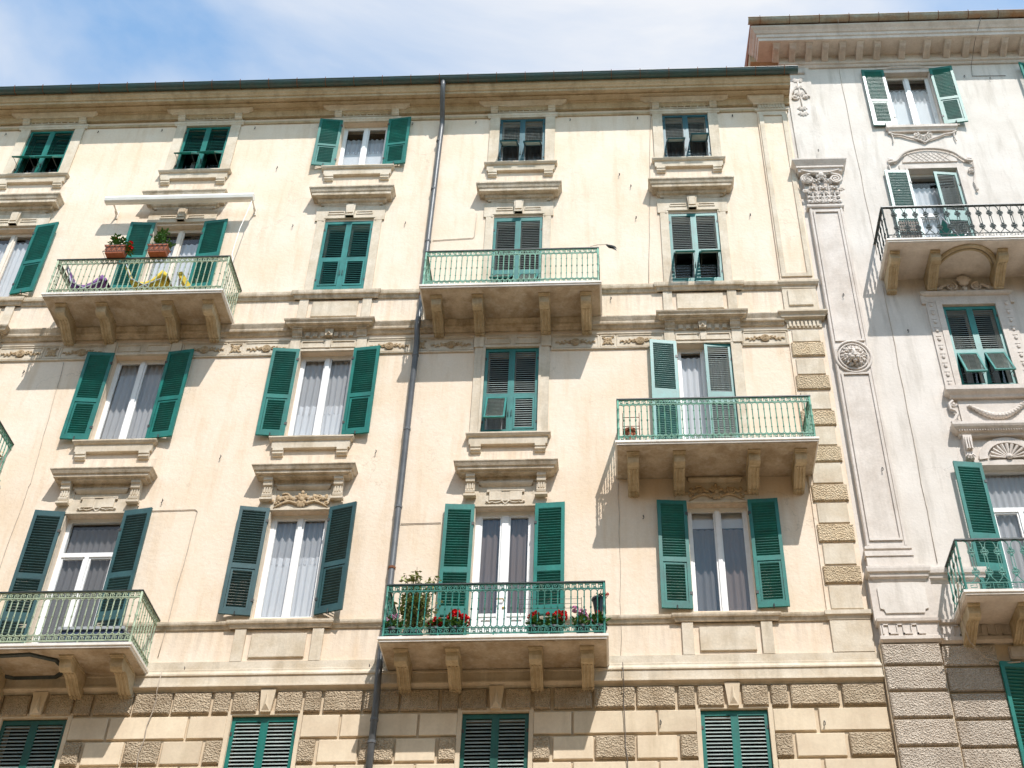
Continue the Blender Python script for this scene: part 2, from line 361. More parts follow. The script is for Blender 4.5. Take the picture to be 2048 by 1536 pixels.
def part(name, mb, mats, parent, smooth=False, local=False, label=None):
    me, org = mb.mesh(name, mats, smooth, (0, 0, 0) if local else None)
    o = put(name, me, org, parent, local)
    if label: o['label'] = label
    return o
def tag(o, label, cat, group=None, kind=None):
    if label: o['label'] = label
    if cat: o['category'] = cat
    if group: o['group'] = group
    if kind: o['kind'] = kind
    return o
def thing(name, label, cat, loc, group=None):
    o = bpy.data.objects.new(name, None); COL.objects.link(o); o.location = loc; o.empty_display_size = .3
    WL[o.name] = Vector(loc)
    return tag(o, label, cat, group)

# ------------------------------------------------------------------ setting
g = part('ground', MB().add([(-900, -900, 0), (900, -900, 0), (900, 900, 0), (-900, 900, 0)], [(0, 1, 2, 3)]), 'asphalt', None); tag(g, 'grey street surface in front of the buildings', 'street', kind='structure')
pv = MB(); pv.box(-60, 60, -4, -.0, .004, .14)
g = part('pavement', pv, 'paving', None); tag(g, 'pale stone pavement along the facades', 'pavement', kind='structure')
pv = MB(); pv.box(-60, 60, -24, -4.35, .004, .03)
g = part('road', pv, 'paving', None); tag(g, 'pale paved street in front of the houses', 'road', kind='structure')

YB = thing('apartment_building', 'cream yellow apartment building with rows of green shutters and five-bay facade', 'building', (-4.2, 5, 0))
GB = thing('apartment_building', 'pale grey apartment building with tall pilaster and bracketed cornice on the right', 'building', (13, 5, 0))

A, B, C, D, E = -11.36, -7.58, -3.80, -.05, 3.79
F, G = 9.24, 13.0
HW = .54
YL, YR = -15.2, 6.22
# openings: (x centre, z bottom, z top)
OPEN_Y = []
for c in (A, B, C, D, E): OPEN_Y.append((c, 24.85, 26.51))
for c in (A, C, E): OPEN_Y.append((c, 20.93, 23.05))
for c in (B, D): OPEN_Y.append((c, 20.0, 23.05))
for c in (B, C, D): OPEN_Y.append((c, 16.95, 19.16))
for c in (A, E): OPEN_Y.append((c, 16.0, 19.16))
for c in (C, E): OPEN_Y.append((c, 13.03, 15.25))
for c in (B, D): OPEN_Y.append((c, 12.05, 15.25))
for c in (A, B, C, D, E): OPEN_Y.append((c, 8.9, 11.2))
OPEN_G = [(F, 25.82, 27.93), (F, 21.0, 24.3), (F, 17.86, 20.05), (F, 12.75, 15.98), (F, 9.2, 11.9),
          (G, 25.82, 27.93), (G, 21.0, 24.3), (G, 17.86, 20.05), (G, 12.75, 15.98), (G, 9.2, 11.9)]
def wall(parent, ops, x0, x1, z0, z1, mname, hw=HW, depth=10., th=.34):
    """street front with real openings, reveals and rooms behind, plus sides, back and top"""
    mb = MB()
    xs = sorted({x0, x1, *[o[0]-hw for o in ops], *[o[0]+hw for o in ops]})
    zs = sorted({z0, z1, *[o[1] for o in ops], *[o[2] for o in ops]})
    def hole(xm, zm): return any(o[0]-hw < xm < o[0]+hw and o[1] < zm < o[2] for o in ops)
    for i in range(len(xs)-1):
        run = None
        for j in range(len(zs)-1):
            h = hole((xs[i]+xs[i+1])/2, (zs[j]+zs[j+1])/2)
            if not h:
                if run is None: run = zs[j]
            if (h or j == len(zs)-2) and run is not None:
                zt = zs[j] if h else zs[j+1]
                mb.add([(xs[i], 0, run), (xs[i+1], 0, run), (xs[i+1], 0, zt), (xs[i], 0, zt)], [(0, 1, 2, 3)]); run = None
    for c, a, b in ops:
        l, r = c-hw, c+hw
        mb.add([(l, 0, a), (r, 0, a), (r, 0, b), (l, 0, b), (l, th, a), (r, th, a), (r, th, b), (l, th, b)],
               [(0, 4, 5, 1), (1, 5, 6, 2), (2, 6, 7, 3), (3, 7, 4, 0)])
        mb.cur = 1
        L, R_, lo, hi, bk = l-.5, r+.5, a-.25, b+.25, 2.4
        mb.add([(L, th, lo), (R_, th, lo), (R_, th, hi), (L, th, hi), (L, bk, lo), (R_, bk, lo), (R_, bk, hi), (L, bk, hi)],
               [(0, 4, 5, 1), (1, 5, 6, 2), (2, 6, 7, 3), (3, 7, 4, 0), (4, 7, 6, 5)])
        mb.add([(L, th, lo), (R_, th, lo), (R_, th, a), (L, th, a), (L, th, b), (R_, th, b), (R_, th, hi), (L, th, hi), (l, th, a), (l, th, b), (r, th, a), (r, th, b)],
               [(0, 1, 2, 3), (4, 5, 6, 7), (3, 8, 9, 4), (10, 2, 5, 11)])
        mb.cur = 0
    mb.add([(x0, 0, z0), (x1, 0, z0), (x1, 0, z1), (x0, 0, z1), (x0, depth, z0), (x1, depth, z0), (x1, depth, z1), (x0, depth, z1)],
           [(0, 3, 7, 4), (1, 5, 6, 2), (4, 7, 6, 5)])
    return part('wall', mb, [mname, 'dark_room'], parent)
wall(YB, OPEN_Y, YL, YR, 0, 27.1, 'cream_plaster')
wall(GB, OPEN_G, YR+.001, 19, 0, 28.9, 'grey_plaster')

# ------------------------------------------------------------------ roofs, gutters, eaves
def roof(parent, x0, x1, z, over, rise):
    mb = MB()
    mb.side([(-over, z), (-over, z-.04), (10+over, z-.04), (10+over, z), (5, z+rise)], x0, x1)
    return part('roof', mb, 'roof_tile', parent)
roof(YB, YL, 6.27, 27.24, .62, 1.3)
roof(GB, 5.5, 19.6, 29.02, .78, 1.6)
def gutter(parent, x0, x1, d, z, r, m, step, clip):
    mb = MB(); n = 9; pts = []
    ang = [math.pi+math.pi*i/(n-1) for i in range(n)]
    outer = [(-d+r*math.cos(a), z+r*math.sin(a)) for a in ang]
    inner = [(-d+(r-.008)*math.cos(a), z+.003+(r-.008)*math.sin(a)) for a in reversed(ang)]
    mb.side(outer+inner, x0, x1)
    mb.tube([(x0, -d-r, z), (x1, -d-r, z)], .014, 6)
    gu = part('gutter', mb, m, parent, smooth=False)
    me = None; x = x0+step*.4
    while x < x1:
        if me is None:
            cb = MB(); cb.tube([(0, -d+(r+.006)*math.cos(a), z+(r+.006)*math.sin(a)) for a in ang]+[(0, -d-r, z+.03)][:0], .009, 4)
            cb.tube([(0, -d-r-.012, z-.02), (0, -d-r-.012, z+.045)], .009, 4)
            me, org = cb.mesh('gutter_clip', clip)
        put('gutter_clip', me, (x, org.y, org.z), gu); x += step
    return gu
gutter(YB, YL, 6.47, .70, 27.2, .105, 'gutter_green', .68, 'rust')
gutter(GB, 5.44, 19.6, .86, 29.0, .10, 'gutter_rust', .72, 'rust')
# eaves cornice of the yellow building
ev = MB(); ev.mould([(0, 26.74), (.08, 26.74), (.085, 26.77), (.13, 26.83), (.15, 26.88), (.19, 26.885), (.2, 26.905), (.33, 26.91), (.335, 26.885), (.36, 26.885), (.365, 26.93), (.47, 26.935), (.475, 26.90), (.495, 26.90), (.50, 26.955), (.535, 26.965), (.56, 27.0), (.60, 27.03), (.615, 27.08), (.62, 27.13), (.62, 27.19), (0, 27.19)], YL, 6.29, False, False)
part('eaves_cornice', ev, 'eave_stone', YB)
ev = MB(); ev.mould([(0, 26.54), (.03, 26.54), (.045, 26.57), (.045, 26.605), (0, 26.61)], YL, 5.5, False, False)
part('frieze_moulding', ev, 'eave_stone', YB)

# ------------------------------------------------------------------ ornaments
def spiral(mb, cx, cz, r, turns, y, w, sgn=1, start=0., n=22, rr=.75):
    pts = []; rad = []
    for i in range(n):
        t = i/(n-1); a = start+sgn*turns*2*math.pi*t; q = r*(1-.86*t)
        pts.append((cx+q*math.cos(a), y, cz+q*math.sin(a))); rad.append(w*(1-.35*t))
    mb.tube(pts, rad, 5); mb.ell((cx, y, cz), w*1.3, w*1.2, w*1.3, 6, 4)
def leafblob(mb, x, z, y, L, a, w=.32, t=.02):
    c, s_ = math.cos(a), math.sin(a); pts = []
    for u, v in ((0, 0), (.3, w*.8), (.55, w*.55), (.7, w*.75), (1, 0), (.7, -w*.75), (.55, -w*.55), (.3, -w*.8)):
        pts.append((x+L*(u*c-v*s_), y, z+L*(u*s_+v*c)))
    o = len(mb.v)
    mb.v += pts+[(x+L*.45*c, y-t, z+L*.45*s_)]
    for i in range(8):
        mb.f.append((o+i, o+(i+1) % 8, o+8)); mb.mi.append(mb.cur)
def sprig(mb, xc, zc, half, y=-.03):
    mb.ell((xc, y, zc), .085, .03, .09, 12, 6)
    for q in (.082, .055, .028): mb.tube([(xc+q*math.cos(a), y-.036+q*.25, zc+q*math.sin(a)-.01) for a in [2*math.pi*i/14 for i in range(14)]], .012, 5, closed=True)
    for s_ in (-1, 1):
        pts = [(xc+s_*half*t, y, zc+.035*math.sin(t*7.)*(1-t*.3)) for t in [i/12 for i in range(3, 13)]]
        mb.tube(pts, [.016]*4+[.013]*4+[.008]*2, 5)
        spiral(mb, xc+s_*half*.34, zc+.005, .05, 1.1, y, .014, s_, 1.)
        for t, da in ((.45, .9), (.5, -.9), (.62, .8), (.7, -.7), (.8, .6), (.9, -.5)):
            leafblob(mb, xc+s_*half*t, zc+.035*math.sin(t*7)*(1-t*.3), y-.004, .085*(1.15-t*.5), (0 if s_ > 0 else math.pi)+da*s_, .4)
def square_rosette(mb, xc, zc, h=.12, y=-.03):
    mb.ell((xc, y, zc), .028, .03, .028, 6, 4)
    for k in range(8):
        leafblob(mb, xc, zc, y-.003, h*(1. if k % 2 else .82), math.pi/4*k, .36, .03)
    for sx in (-1, 1):
        for sz in (-1, 1): spiral(mb, xc+sx*h*.72, zc+sz*h*.72, .03, 1, y, .01)

# frieze band with carved sprigs at the third storey
cs = [A, B, C, D, E]
FB = []
edges = [YL]+[v for c in cs for v in (c-.78, c+.78)]+[5.5]
for i in range(0, len(edges), 2):
    a, b = edges[i], edges[i+1]
    fr = MB(); fr.box(a, b, -.018, 0, 19.09, 19.46)
    fr.mould([(0, 19.06), (.03, 19.06), (.04, 19.075), (.04, 19.095), (0, 19.1)], a, b, False, False)
    fr.mould([(0, 19.44), (.03, 19.44), (.045, 19.46), (.045, 19.485), (0, 19.49)], a, b, False, False)
    fbs = part('frieze_band', fr, 'trim_stone', YB); FB.append((a, b, fbs))
pan = []
for i in range(len(cs)):
    c = cs[i]
    if i < len(cs)-1:
        n = cs[i+1]; mid = (c+n)/2
        pan += [(c+.8, mid-.18, 's'), (mid-.15, mid+.15, 'r'), (mid+.18, n-.8, 's')]
    else: pan.append((c+.8, 5.47, 's'))
for a, b, k in pan:
    fb = [o for p, q, o in FB if p-.1 < (a+b)/2 < q+.1][0]
    mb = MB(); mb.frame(a, b, 19.115, 19.43, .02, -.032, -.019)
    part('frieze_panel', mb, 'trim_stone', fb)
    mb = MB()
    if k == 's': sprig(mb, (a+b)/2, 19.265, min(.4, (b-a)/2-.05), -.03)
    else: square_rosette(mb, (a+b)/2, 19.27)
    part('carved_ornament', mb, 'ornament_stone', fb, smooth=True)

# string courses
def course(parent, prof, name, m, x0, x1, brk=(), dd=.05, hw=.78, gaps=()):
    """string course; breaks forward over each window in brk"""
    ed = [x0]+[v for c in gaps for v in (c-.6, c+.6)]+[x1]
    for i in range(0, len(ed), 2):
        mb = MB(); mb.mould(prof, ed[i], ed[i+1], False, False)
        for c in brk:
            if ed[i] < c < ed[i+1]: mb.mould([(d+dd if d > 0 else 0, z) for d, z in prof], c-hw, c+hw)
        part(name, mb, m, parent)
course(YB, [(0, 19.6), (.04, 19.6), (.06, 19.63), (.075, 19.66), (.11, 19.67), (.12, 19.7), (.12, 19.73), (.14, 19.77), (.165, 19.82), (.165, 19.845), (0, 19.86)], 'string_course', 'hood_stone', YL, 5.45)
course(YB, [(0, 20.62), (.03, 20.62), (.05, 20.66), (.06, 20.69), (.09, 20.70), (.1, 20.74), (.1, 20.80), (0, 20.815)], 'string_course', 'hood_stone', YL, 5.55, (A, C, E), .04, .8, (B, D))
course(YB, [(0, 12.80), (.025, 12.80), (.04, 12.83), (.05, 12.86), (.07, 12.87), (.08, 12.90), (.08, 12.935), (0, 12.945)], 'string_course', 'hood_stone', YL, 5.55, (C, E), .04, .8, (B, D))
mb = MB(); mb.mould([(0, 11.62), (.05, 11.62), (.06, 11.65), (.11, 11.67), (.14, 11.68), (.14, 11.71), (.105, 11.73), (.105, 11.88), (.125, 11.89), (.125, 11.92), (.10, 11.94), (.075, 11.985), (.075, 12.02), (.045, 12.04), (.045, 12.18), (0, 12.2)], YL, 6.25, False, False)
part('base_cornice', mb, 'trim_stone', YB)

# ------------------------------------------------------------------ rusticated base: each stone its own piece
JOINT = -.02
def base_blocks():
    mb = MB()
    for a, b in ((YL, A-HW), (A+HW, B-HW), (B+HW, C-HW), (C+HW, D-HW), (D+HW, E-HW), (E+HW, 6.26)): mb.box(a, b, JOINT, 0, 8.9, 11.62)
    for c in cs: mb.box(c-HW, c+HW, JOINT, 0, 11.2, 11.62)
    base = part('base_wall', mb, 'joint_stone', YB)
    g = .018
    def blk(x0, x1, z0, z1, rough):
        m = MB(); m.block(x0+g, x1-g, z0+g, z1-g, JOINT, -.085 if rough else -.06, .02 if rough else .012)
        part('stone_block', m, 'rough_block' if rough else 'smooth_block', base)
    rows = [(11.22, 11.62, 'a'), (10.785, 11.205, 'b'), (10.355, 10.775, 'c'), (9.925, 10.345, 'b'), (9.495, 9.915, 'c')]
    for z0, z1, k in rows:
        for i, c in enumerate(cs):
            if i == 0: continue
            for s_ in (-1, 1):
                def f(a, b, r):
                    lo, hi = (c+a, c+b) if s_ > 0 else (c-b, c-a)
                    blk(lo, hi, z0, z1, r)
                last = (c == E and s_ > 0)
                if k == 'a':
                    f(.135, .585, True); f(.6, .9, True)
                    f(.92, 1.72 if last else 1.57, True)
                    if last: f(1.75, 2.46, True)
                elif k == 'b':
                    f(.6, 1.3 if last else 1.24, False)
                    if last: f(1.33, 2.46, False)
                else:
                    f(.6, .9, True); f(.92, 1.73 if last else 1.59, False)
                    if last: f(1.76, 2.46, True)
            # mid-bay stone to the left of this column
            p = cs[i-1]
            if k == 'a' or k == 'c': blk(p+(1.57 if k == 'a' else 1.59), c-(1.57 if k == 'a' else 1.59), z0, z1, True)
            else: blk(p+1.24, c-1.24, z0, z1, False)
    for i, c in enumerate(cs[1:]):
        m = MB(); t = .125; b_ = .085
        m.plate([(c-b_, 11.24), (c+b_, 11.24), (c+t, 11.64), (c-t, 11.64)], JOINT, -.10)
        o = len(m.v)
        m.v += [(c-b_+.02, -.1, 11.26), (c+b_-.02, -.1, 11.26), (c, -.145, 11.36), (c, -.12, 11.6)]
        m.f += [(o, o+1, o+2), (o+1, o+3, o+2), (o+3, o, o+2)]; m.mi += [0]*3
        part('keystone', m, 'smooth_block', base)
base_blocks()
# ------------------------------------------------------------------ quoins and corner pilaster of the yellow building
qz = [(19.11, 19.46, 0), (18.745, 19.10, 1), (18.25, 18.68, 0), (17.875, 18.225, 1), (17.36, 17.82, 0), (16.985, 17.335, 1), (16.5, 16.965, 0), (16.125, 16.475, 1), (15.62, 16.105, 0), (15.235, 15.595, 1), (14.745, 15.205, 0), (14.36, 14.725, 1), (13.875, 14.335, 0), (13.51, 13.85, 1), (12.99, 13.48, 0)]
qb = MB(); qb.box(5.5, 6.2, -.025, 0, 12.95, 19.5); qbase = part('quoin_strip', qb, 'cream_plaster', YB)
for z0, z1, r in qz:
    m = MB()
    if r: m.block(5.53, 6.17, z0, z1, -.025, -.07, .018)
    else: m.block(5.575, 6.125, z0+.015, z1-.015, -.025, -.05, .01)
    part('quoin_stone', m, 'rough_block_ochre' if r else 'trim_stone', qbase)
pf = MB(); pf.box(5.5, 6.2, -.045, 0, 20.82, 26.5); part('pilaster_field', pf, 'cream_plaster', YB)
pl = MB(); pl.frame(5.53, 6.17, 20.95, 26.42, .10, -.075, -.046)
pl.mould([(0, 26.5), (.06, 26.5), (.08, 26.53), (.08, 26.56), (0, 26.565)], 5.53, 6.17)
pl.box(5.53, 6.17, -.07, 0, 26.565, 26.72)
for k in range(9): pl.box(5.56+k*.067, 5.595+k*.067, -.09, -.07, 26.59, 26.71)
pl.mould([(0, 26.72), (.09, 26.72), (.11, 26.75), (.2, 26.8), (.24, 26.86), (.24, 26.9), (0, 26.9)], 5.53, 6.15, True, False)
part('corner_pilaster', pl, 'trim_stone', YB)
pb = MB(); pb.box(5.5, 6.2, -.04, 0, 20.02, 20.62); pb.block(5.6, 6.1, 20.12, 20.55, -.04, -.075, .01)
pb.mould([(0, 20.62), (.05, 20.62), (.06, 20.68), (.09, 20.7), (.12, 20.75), (.12, 20.81), (0, 20.82)], 5.55, 6.15, True, True)
pb.mould([(0, 19.66), (.05, 19.66), (.07, 19.7), (.14, 19.73), (.15, 19.78), (.2, 19.83), (.2, 19.87), (0, 20.02)], 5.53, 6.14)
for k in range(8): pb.box(5.54+k*.08, 5.585+k*.08, -.085, 0, 19.52, 19.66)
pb.box(5.5, 6.2, -.05, 0, 19.5, 19.66)
part('corner_capital', pb, 'trim_stone', YB)
pb = MB(); pb.box(5.52, 6.2, -.04, 0, 12.2, 12.8); pb.mould([(0, 12.80), (.05, 12.80), (.07, 12.86), (.1, 12.88), (.1, 12.96), (0, 12.98)], 5.55, 6.15)
part('corner_plinth', pb, 'trim_stone', YB)

# ------------------------------------------------------------------ windows, shutters
SLAT_BUDGET = [300]
LEAF_CACHE = {}
def slat_geo(mb, x0, x1, z, pitch, dy=None, th=.006, sgn=1):
    """one louvre: outer edge low, inner edge high"""
    dy = dy or (.0145 if pitch < .06 else .019)
    h = dy*1.1*sgn
    mb.add([(x0, -dy, z-h), (x1, -dy, z-h), (x1, dy, z+h), (x0, dy, z+h), (x0, -dy, z-h+th), (x1, -dy, z-h+th), (x1, dy, z+h+th), (x0, dy, z+h+th)],
           [(0, 3, 2, 1), (4, 5, 6, 7), (0, 1, 5, 4), (1, 2, 6, 5), (2, 3, 7, 6), (3, 0, 4, 7)])
def shutter(parent, hx, hy, z0, z1, w, side, angle, m, flap=0., pitch=.055, single=False, sections=None, hw=True, zvis=None, sm=None):
    """leaf hinged at (hx, hy); side +1 reaches to +x when closed, -1 to -x; angle = degrees opened outwards; flap = degrees its lower panel is pushed out"""
    h = z1-z0; t = .02; st = .062; sm = sm or m
    mb = MB()
    secs = sections or [(.46, .965), (.05, .415)]
    zz = sorted({0, h, *[h*a for s_ in secs for a in s_]})
    mb.box(*sorted((0, side*st)), -t, t, 0, h); mb.box(*sorted((side*(w-st), side*w)), -t, t, 0, h)
    xa, xb = sorted((side*st, side*(w-st)))
    prev = 0
    for a, b in sorted(secs):
        mb.box(xa, xb, -t*.9, t*.9, prev, h*a); prev = h*b
    mb.box(xa, xb, -t*.9, t*.9, prev, h)
    leaf = bpy.data.objects.new('shutter', mb.mesh('shutter', m, False, (0, 0, 0))[0]); COL.objects.link(leaf)
    leaf.parent = parent; leaf.location = Vector((hx, hy, z0))-WL[parent.name]; leaf.rotation_euler = (0, 0, -math.radians(angle)*side)
    WL[leaf.name] = Vector((hx, hy, z0))
    lo = min(secs)
    for a, b in secs:
        low = (a, b) == lo and not sections
        xs0, xs1 = xa, xb
        target = leaf; off = 0.
        if low:
            fl = MB(); fh = h*(b-a); e = .03
            fl.frame(xa+.004, xb-.004, -fh+.004, -.004, .036, -.017, .017)
            fo = bpy.data.objects.new('flap', fl.mesh('flap', m, False, (0, 0, 0))[0]); COL.objects.link(fo)
            fo.parent = leaf; fo.location = (0, -.012, h*b); fo.rotation_euler = (-math.radians(flap), 0, 0)
            WL[fo.name] = WL[leaf.name]
            xs0 += .036; xs1 -= .036
            sl = MB(); ns = max(3, round((fh-.08)/pitch))
            for q in range(ns): slat_geo(sl, xs0, xs1, -fh+.04+(fh-.08)*(q+.5)/ns, pitch, .0145)
            sl.mi = [0]*len(sl.f)
            # the louvres ride on the flap
            me = sl.mesh('louvre_slats', sm, False, (0, 0, 0))[0]
            so_ = bpy.data.objects.new('louvre_slats', me); COL.objects.link(so_); so_['kind'] = 'stuff'
            so_.parent = leaf; so_.location = (0, -.012, h*b); so_.rotation_euler = (-math.radians(flap), 0, 0); WL[so_.name] = WL[leaf.name]
            if flap > 20:
                for sx in (xa+.02, xb-.02):
                    sb = MB(); sb.tube([(sx, -.012-fh*.93*math.sin(math.radians(flap)), h*b-fh*.93*math.cos(math.radians(flap))), (sx, -.012, h*b-fh*.72)], .006, 4); part('stay_rod', sb, 'iron_black', leaf, local=True)
            continue
        rest = MB(); me = None; span = h*(b-a); ns = max(3, round(span/pitch))
        for q in range(ns):
            z = h*a+span*(q+.5)/ns
            if single and SLAT_BUDGET[0] > 0 and (zvis is None or z0+z > zvis):
                if me is None:
                    one = MB(); slat_geo(one, xs0, xs1, 0, pitch); me = one.mesh('slat', sm, False, (0, 0, 0))[0]
                so_ = bpy.data.objects.new('slat', me); COL.objects.link(so_); so_.parent = leaf; so_.location = (0, 0, z); WL[so_.name] = WL[leaf.name]
                SLAT_BUDGET[0] -= 1
            else: slat_geo(rest, xs0, xs1, z, pitch)
        if rest.v:
            o = part('louvre_slats', rest, sm, leaf, local=True); o['kind'] = 'stuff'
    if hw:
        for zf in (.12, .86):
            ib = MB(); ib.box(*sorted((-.012*side, .035*side)), -.028, .028, h*zf, h*zf+.06); part('hinge', ib, 'iron_black', leaf, local=True)
        ib = MB(); ib.tube([(side*(w-.03), -.02, h*.2), (side*(w-.03), -.045, h*.2), (side*(w-.03), -.045, h*.26)], .007, 5)
        part('latch', ib, 'iron_black', leaf, local=True)
        ib = MB(); ib.tube([(side*(w*.5), -.03, .0), (side*(w*.5), .03, -.01), (side*(w*.5), .03, .05)], .012, 5)
        part('catch', ib, 'iron_black', leaf, local=True)
    return leaf
def curtain(win, x0, x1, z0, z1, y, m, waves=7, amp=.025, drape=0):
    mb = MB(); n = waves*6; o = 0
    rows_ = 6
    vs = []; fs = []
    for j in range(rows_+1):
        for i in range(n+1):
            t = i/n; u = j/rows_
            x = x0+(x1-x0)*t
            zz = z0+(z1-z0)*u
            if drape: zz = z0+drape*abs(math.sin(math.pi*t*2))*(1-u)+(z1-z0)*u
            vs.append((x, y+amp*math.sin(t*waves*2*math.pi+.7*math.sin(u*2+t*9))*(1.1-.4*u), zz))
    for j in range(rows_):
        for i in range(n):
            a = j*(n+1)+i; fs.append((a, a+1, a+n+2, a+n+1))
    mb.add(vs, fs)
    part('curtain', mb, m, win, smooth=True)
def window(parent, c, z0, z1, y=.17, frame='white_paint', w=.05, mull=.075, transom=None, door=0., cur=None, hw=HW, tilt=None, opened=False):
    mb = MB(); l, r = c-hw, c+hw
    mb.frame(l, r, z0, z1, w, y-.03, y+.05)
    mb.box(c-mull/2, c+mull/2, y-.045, y+.04, z0+w, (transom if transom else z1-w))
    if transom: mb.box(l+w, r-w, y-.04, y+.04, transom, transom+.09)
    for a, b in ((l+w, c-mull/2), (c+mull/2, r-w)):
        mb.frame(a+.001, b-.001, z0+w, (transom if transom else z1-w), .032, y-.02, y+.03)
        if door:
            mb.box(a+.032, b-.032, y-.012, y+.022, z0+w, z0+door)
            mb.frame(a+.07, b-.07, z0+w+.08, z0+door-.1, .03, y-.03, y-.012)
            mb.box(a+.032, b-.032, y-.028, y+.02, z0+door-.06, z0+door)
    wi = part('window', mb, frame, parent)
    tops = z1-w
    rects = [(l+w+.032, c-mull/2-.032, z0+(door or w)+(0 if door else .032), (transom or tops)-.032), (c+mull/2+.032, r-w-.032, z0+(door or w)+(0 if door else .032), (transom or tops)-.032)]
    if transom: rects.append((l+w, r-w, transom+.09, tops))
    for a, b, e, f_ in rects:
        pb_ = MB(); pb_.box(a, b, y+.002, y+.008, e, f_)
        part('pane', pb_, 'glass', wi)
    for cc in (cur or []):
        k = cc[0]; za = z0+(z1-z0)*cc[1]; zb = z0+(z1-z0)*cc[2]
        xa = l+.02+(2*hw-.04)*(cc[3] if len(cc) > 3 else 0); xb = l+.02+(2*hw-.04)*(cc[4] if len(cc) > 4 else 1)
        if k == 'blind_white' :
            bb = MB(); bb.box(xa, xb, y+.1, y+.11, za, zb); part('blind', bb, k, wi)
        else: curtain(wi, xa, xb, za, zb, y+.085, k, waves=max(3, int((xb-xa)*9)))
    if door:
        hb = MB(); hb.tube([(c+.03, y-.05, z0+door+.25), (c+.03, y-.09, z0+door+.25), (c-.09, y-.09, z0+door+.25)], .012, 5); part('door_handle', hb, 'brass', wi)
        hb = MB(); hb.ell((c+.03, y-.05, z0+door+.1), .025, .02, .025, 6, 4); part('door_knob', hb, 'brass', wi)
    return wi
def pair(parent, c, z0, z1, m, l=0, r=0, hw=HW, y=-.0, pitch=.055, single=False, sections=None, lf=0, rf=0, zvis=None, faded=True):
    """two leaves; l / r = opening angle of each, lf / rf = flap angle"""
    w = hw-.002
    for hx, s_, a, f_ in ((c-hw, 1, l, lf), (c+hw, -1, r, rf)):
        if a is None: continue
        hy = y+.022 if a < 30 else -.055
        hxx = hx+s_*.002 if a < 30 else hx-s_*.012
        shutter(parent, hxx, hy, z0+.012, z1-.012 if a < 30 else z1+.03, w, s_, a, m, f_, pitch, single, sections, zvis=zvis, sm='slat_faded' if a < 30 and faded else None)

# surrounds
def sill(parent, c, zt, hw, m, dep=.15, th=.24, corb=.16):
    mb = MB()
    mb.mould([(.0, zt-th), (dep*.55, zt-th), (dep*.6, zt-th*.35), (dep*.8, zt-th*.3), (dep, zt-th*.12), (dep, zt), (0, zt+.015)], c-hw+dep, c+hw-dep)
    s_ = part('window_sill', mb, m, parent)
    for sx in (-1, 1):
        cb = MB(); x = c+sx*(hw-.2)
        cb.side([(0, zt-th), (-dep*.62, zt-th), (-dep*.62, zt-th-.06), (-dep*.5, zt-th-.075), (-dep*.5, zt-th-.12), (-dep*.3, zt-th-.14), (-dep*.3, zt-th-corb), (0, zt-th-corb)], x-.1, x+.1)
        part('sill_corbel', cb, m, s_)
    return s_
def surround5(c):
    mb = MB(); y = -.045
    for s_ in (-1, 1):
        a, b = sorted((c+s_*HW, c+s_*.77)); mb.box(a, b, y, 0, 24.85, 26.53)
        a, b = sorted((c+s_*.60, c+s_*.77))
        mb.side([(0, 26.82), (-.15, 26.82), (-.15, 26.77), (-.12, 26.74), (-.12, 26.70), (-.08, 26.66), (0, 26.66)], a, b)
    mb.mould([(0, 26.51), (.05, 26.51), (.06, 26.55), (.075, 26.57), (.075, 26.64), (0, 26.66)], c-.77, c+.77)
    mb.box(c-.6, c+.6, -.05, 0, 26.66, 26.82)
    mb.frame(c-.58, c+.58, 26.675, 26.81, .018, -.07, -.051)
    for k in range(-3, 4):
        x = c+k*.155; sk = k*.012
        mb.add([(x-.012, -.075, 26.69), (x+.012, -.075, 26.69), (x+.012+sk, -.075, 26.80), (x-.012+sk, -.075, 26.80), (x-.012, -.05, 26.69), (x+.012, -.05, 26.69), (x+.012+sk, -.05, 26.80), (x-.012+sk, -.05, 26.80)],
               [(0, 1, 2, 3), (0, 4, 5, 1), (1, 5, 6, 2), (3, 2, 6, 7), (0, 3, 7, 4)])
    mb.mould([(0, 26.82), (.155, 26.82), (.17, 26.84), (.21, 26.86), (.26, 26.885), (.26, 26.91), (0, 26.91)], c-.78, c+.78)
    part('window_surround', mb, 'trim_stone', YB)
    sill(YB, c, 24.8, .84, 'trim_stone')
for c in cs: surround5(c)
def surround4(c):
    mb = MB(); y = -.035
    for s_ in (-1, 1):
        a, b = sorted((c+s_*HW, c+s_*.72)); mb.box(a, b, y, 0, 20.82 if c in (A, C, E) else 20.0, 23.05)
        a, b = sorted((c+s_*HW, c+s_*.77)); mb.box(a, b, y-.004, 0, 23.05, 23.1)
    mb.box(c-.77, c+.77, y-.004, 0, 23.1, 23.5)
    mb.frame(c-.6, c+.6, 23.03, 23.14, .03, -.05, -.0, .03, .0)
    for s_ in (-1, 1):
        a, b = sorted((c+s_*.13, c+s_*.5)); mb.frame(a, b, 23.23, 23.32, .015, -.055, -.038)
    mb.box(c-.62, c+.62, -.05, 0, 23.5, 23.56)
    su = part('window_surround', mb, 'trim_stone', YB)
    k = MB(); k.plate([(c-.08, 23.12), (c+.08, 23.12), (c+.11, 23.5), (c-.11, 23.5)], -.04, -.11)
    k.box(c-.07, c+.07, -.135, -.11, 23.2, 23.46); k.box(c-.09, c+.09, -.13, -.04, 23.12, 23.16)
    part('keystone', k, 'trim_stone', su)
    h = MB(); h.mould([(0, 23.53), (.06, 23.53), (.075, 23.57), (.12, 23.59), (.14, 23.63), (.145, 23.66), (.25, 23.665), (.255, 23.74), (.275, 23.755), (.30, 23.82), (.325, 23.85), (.325, 23.885), (0, 23.93)], c-.63, c+.63)
    part('window_hood', h, 'hood_stone', YB)
for c in cs: surround4(c)
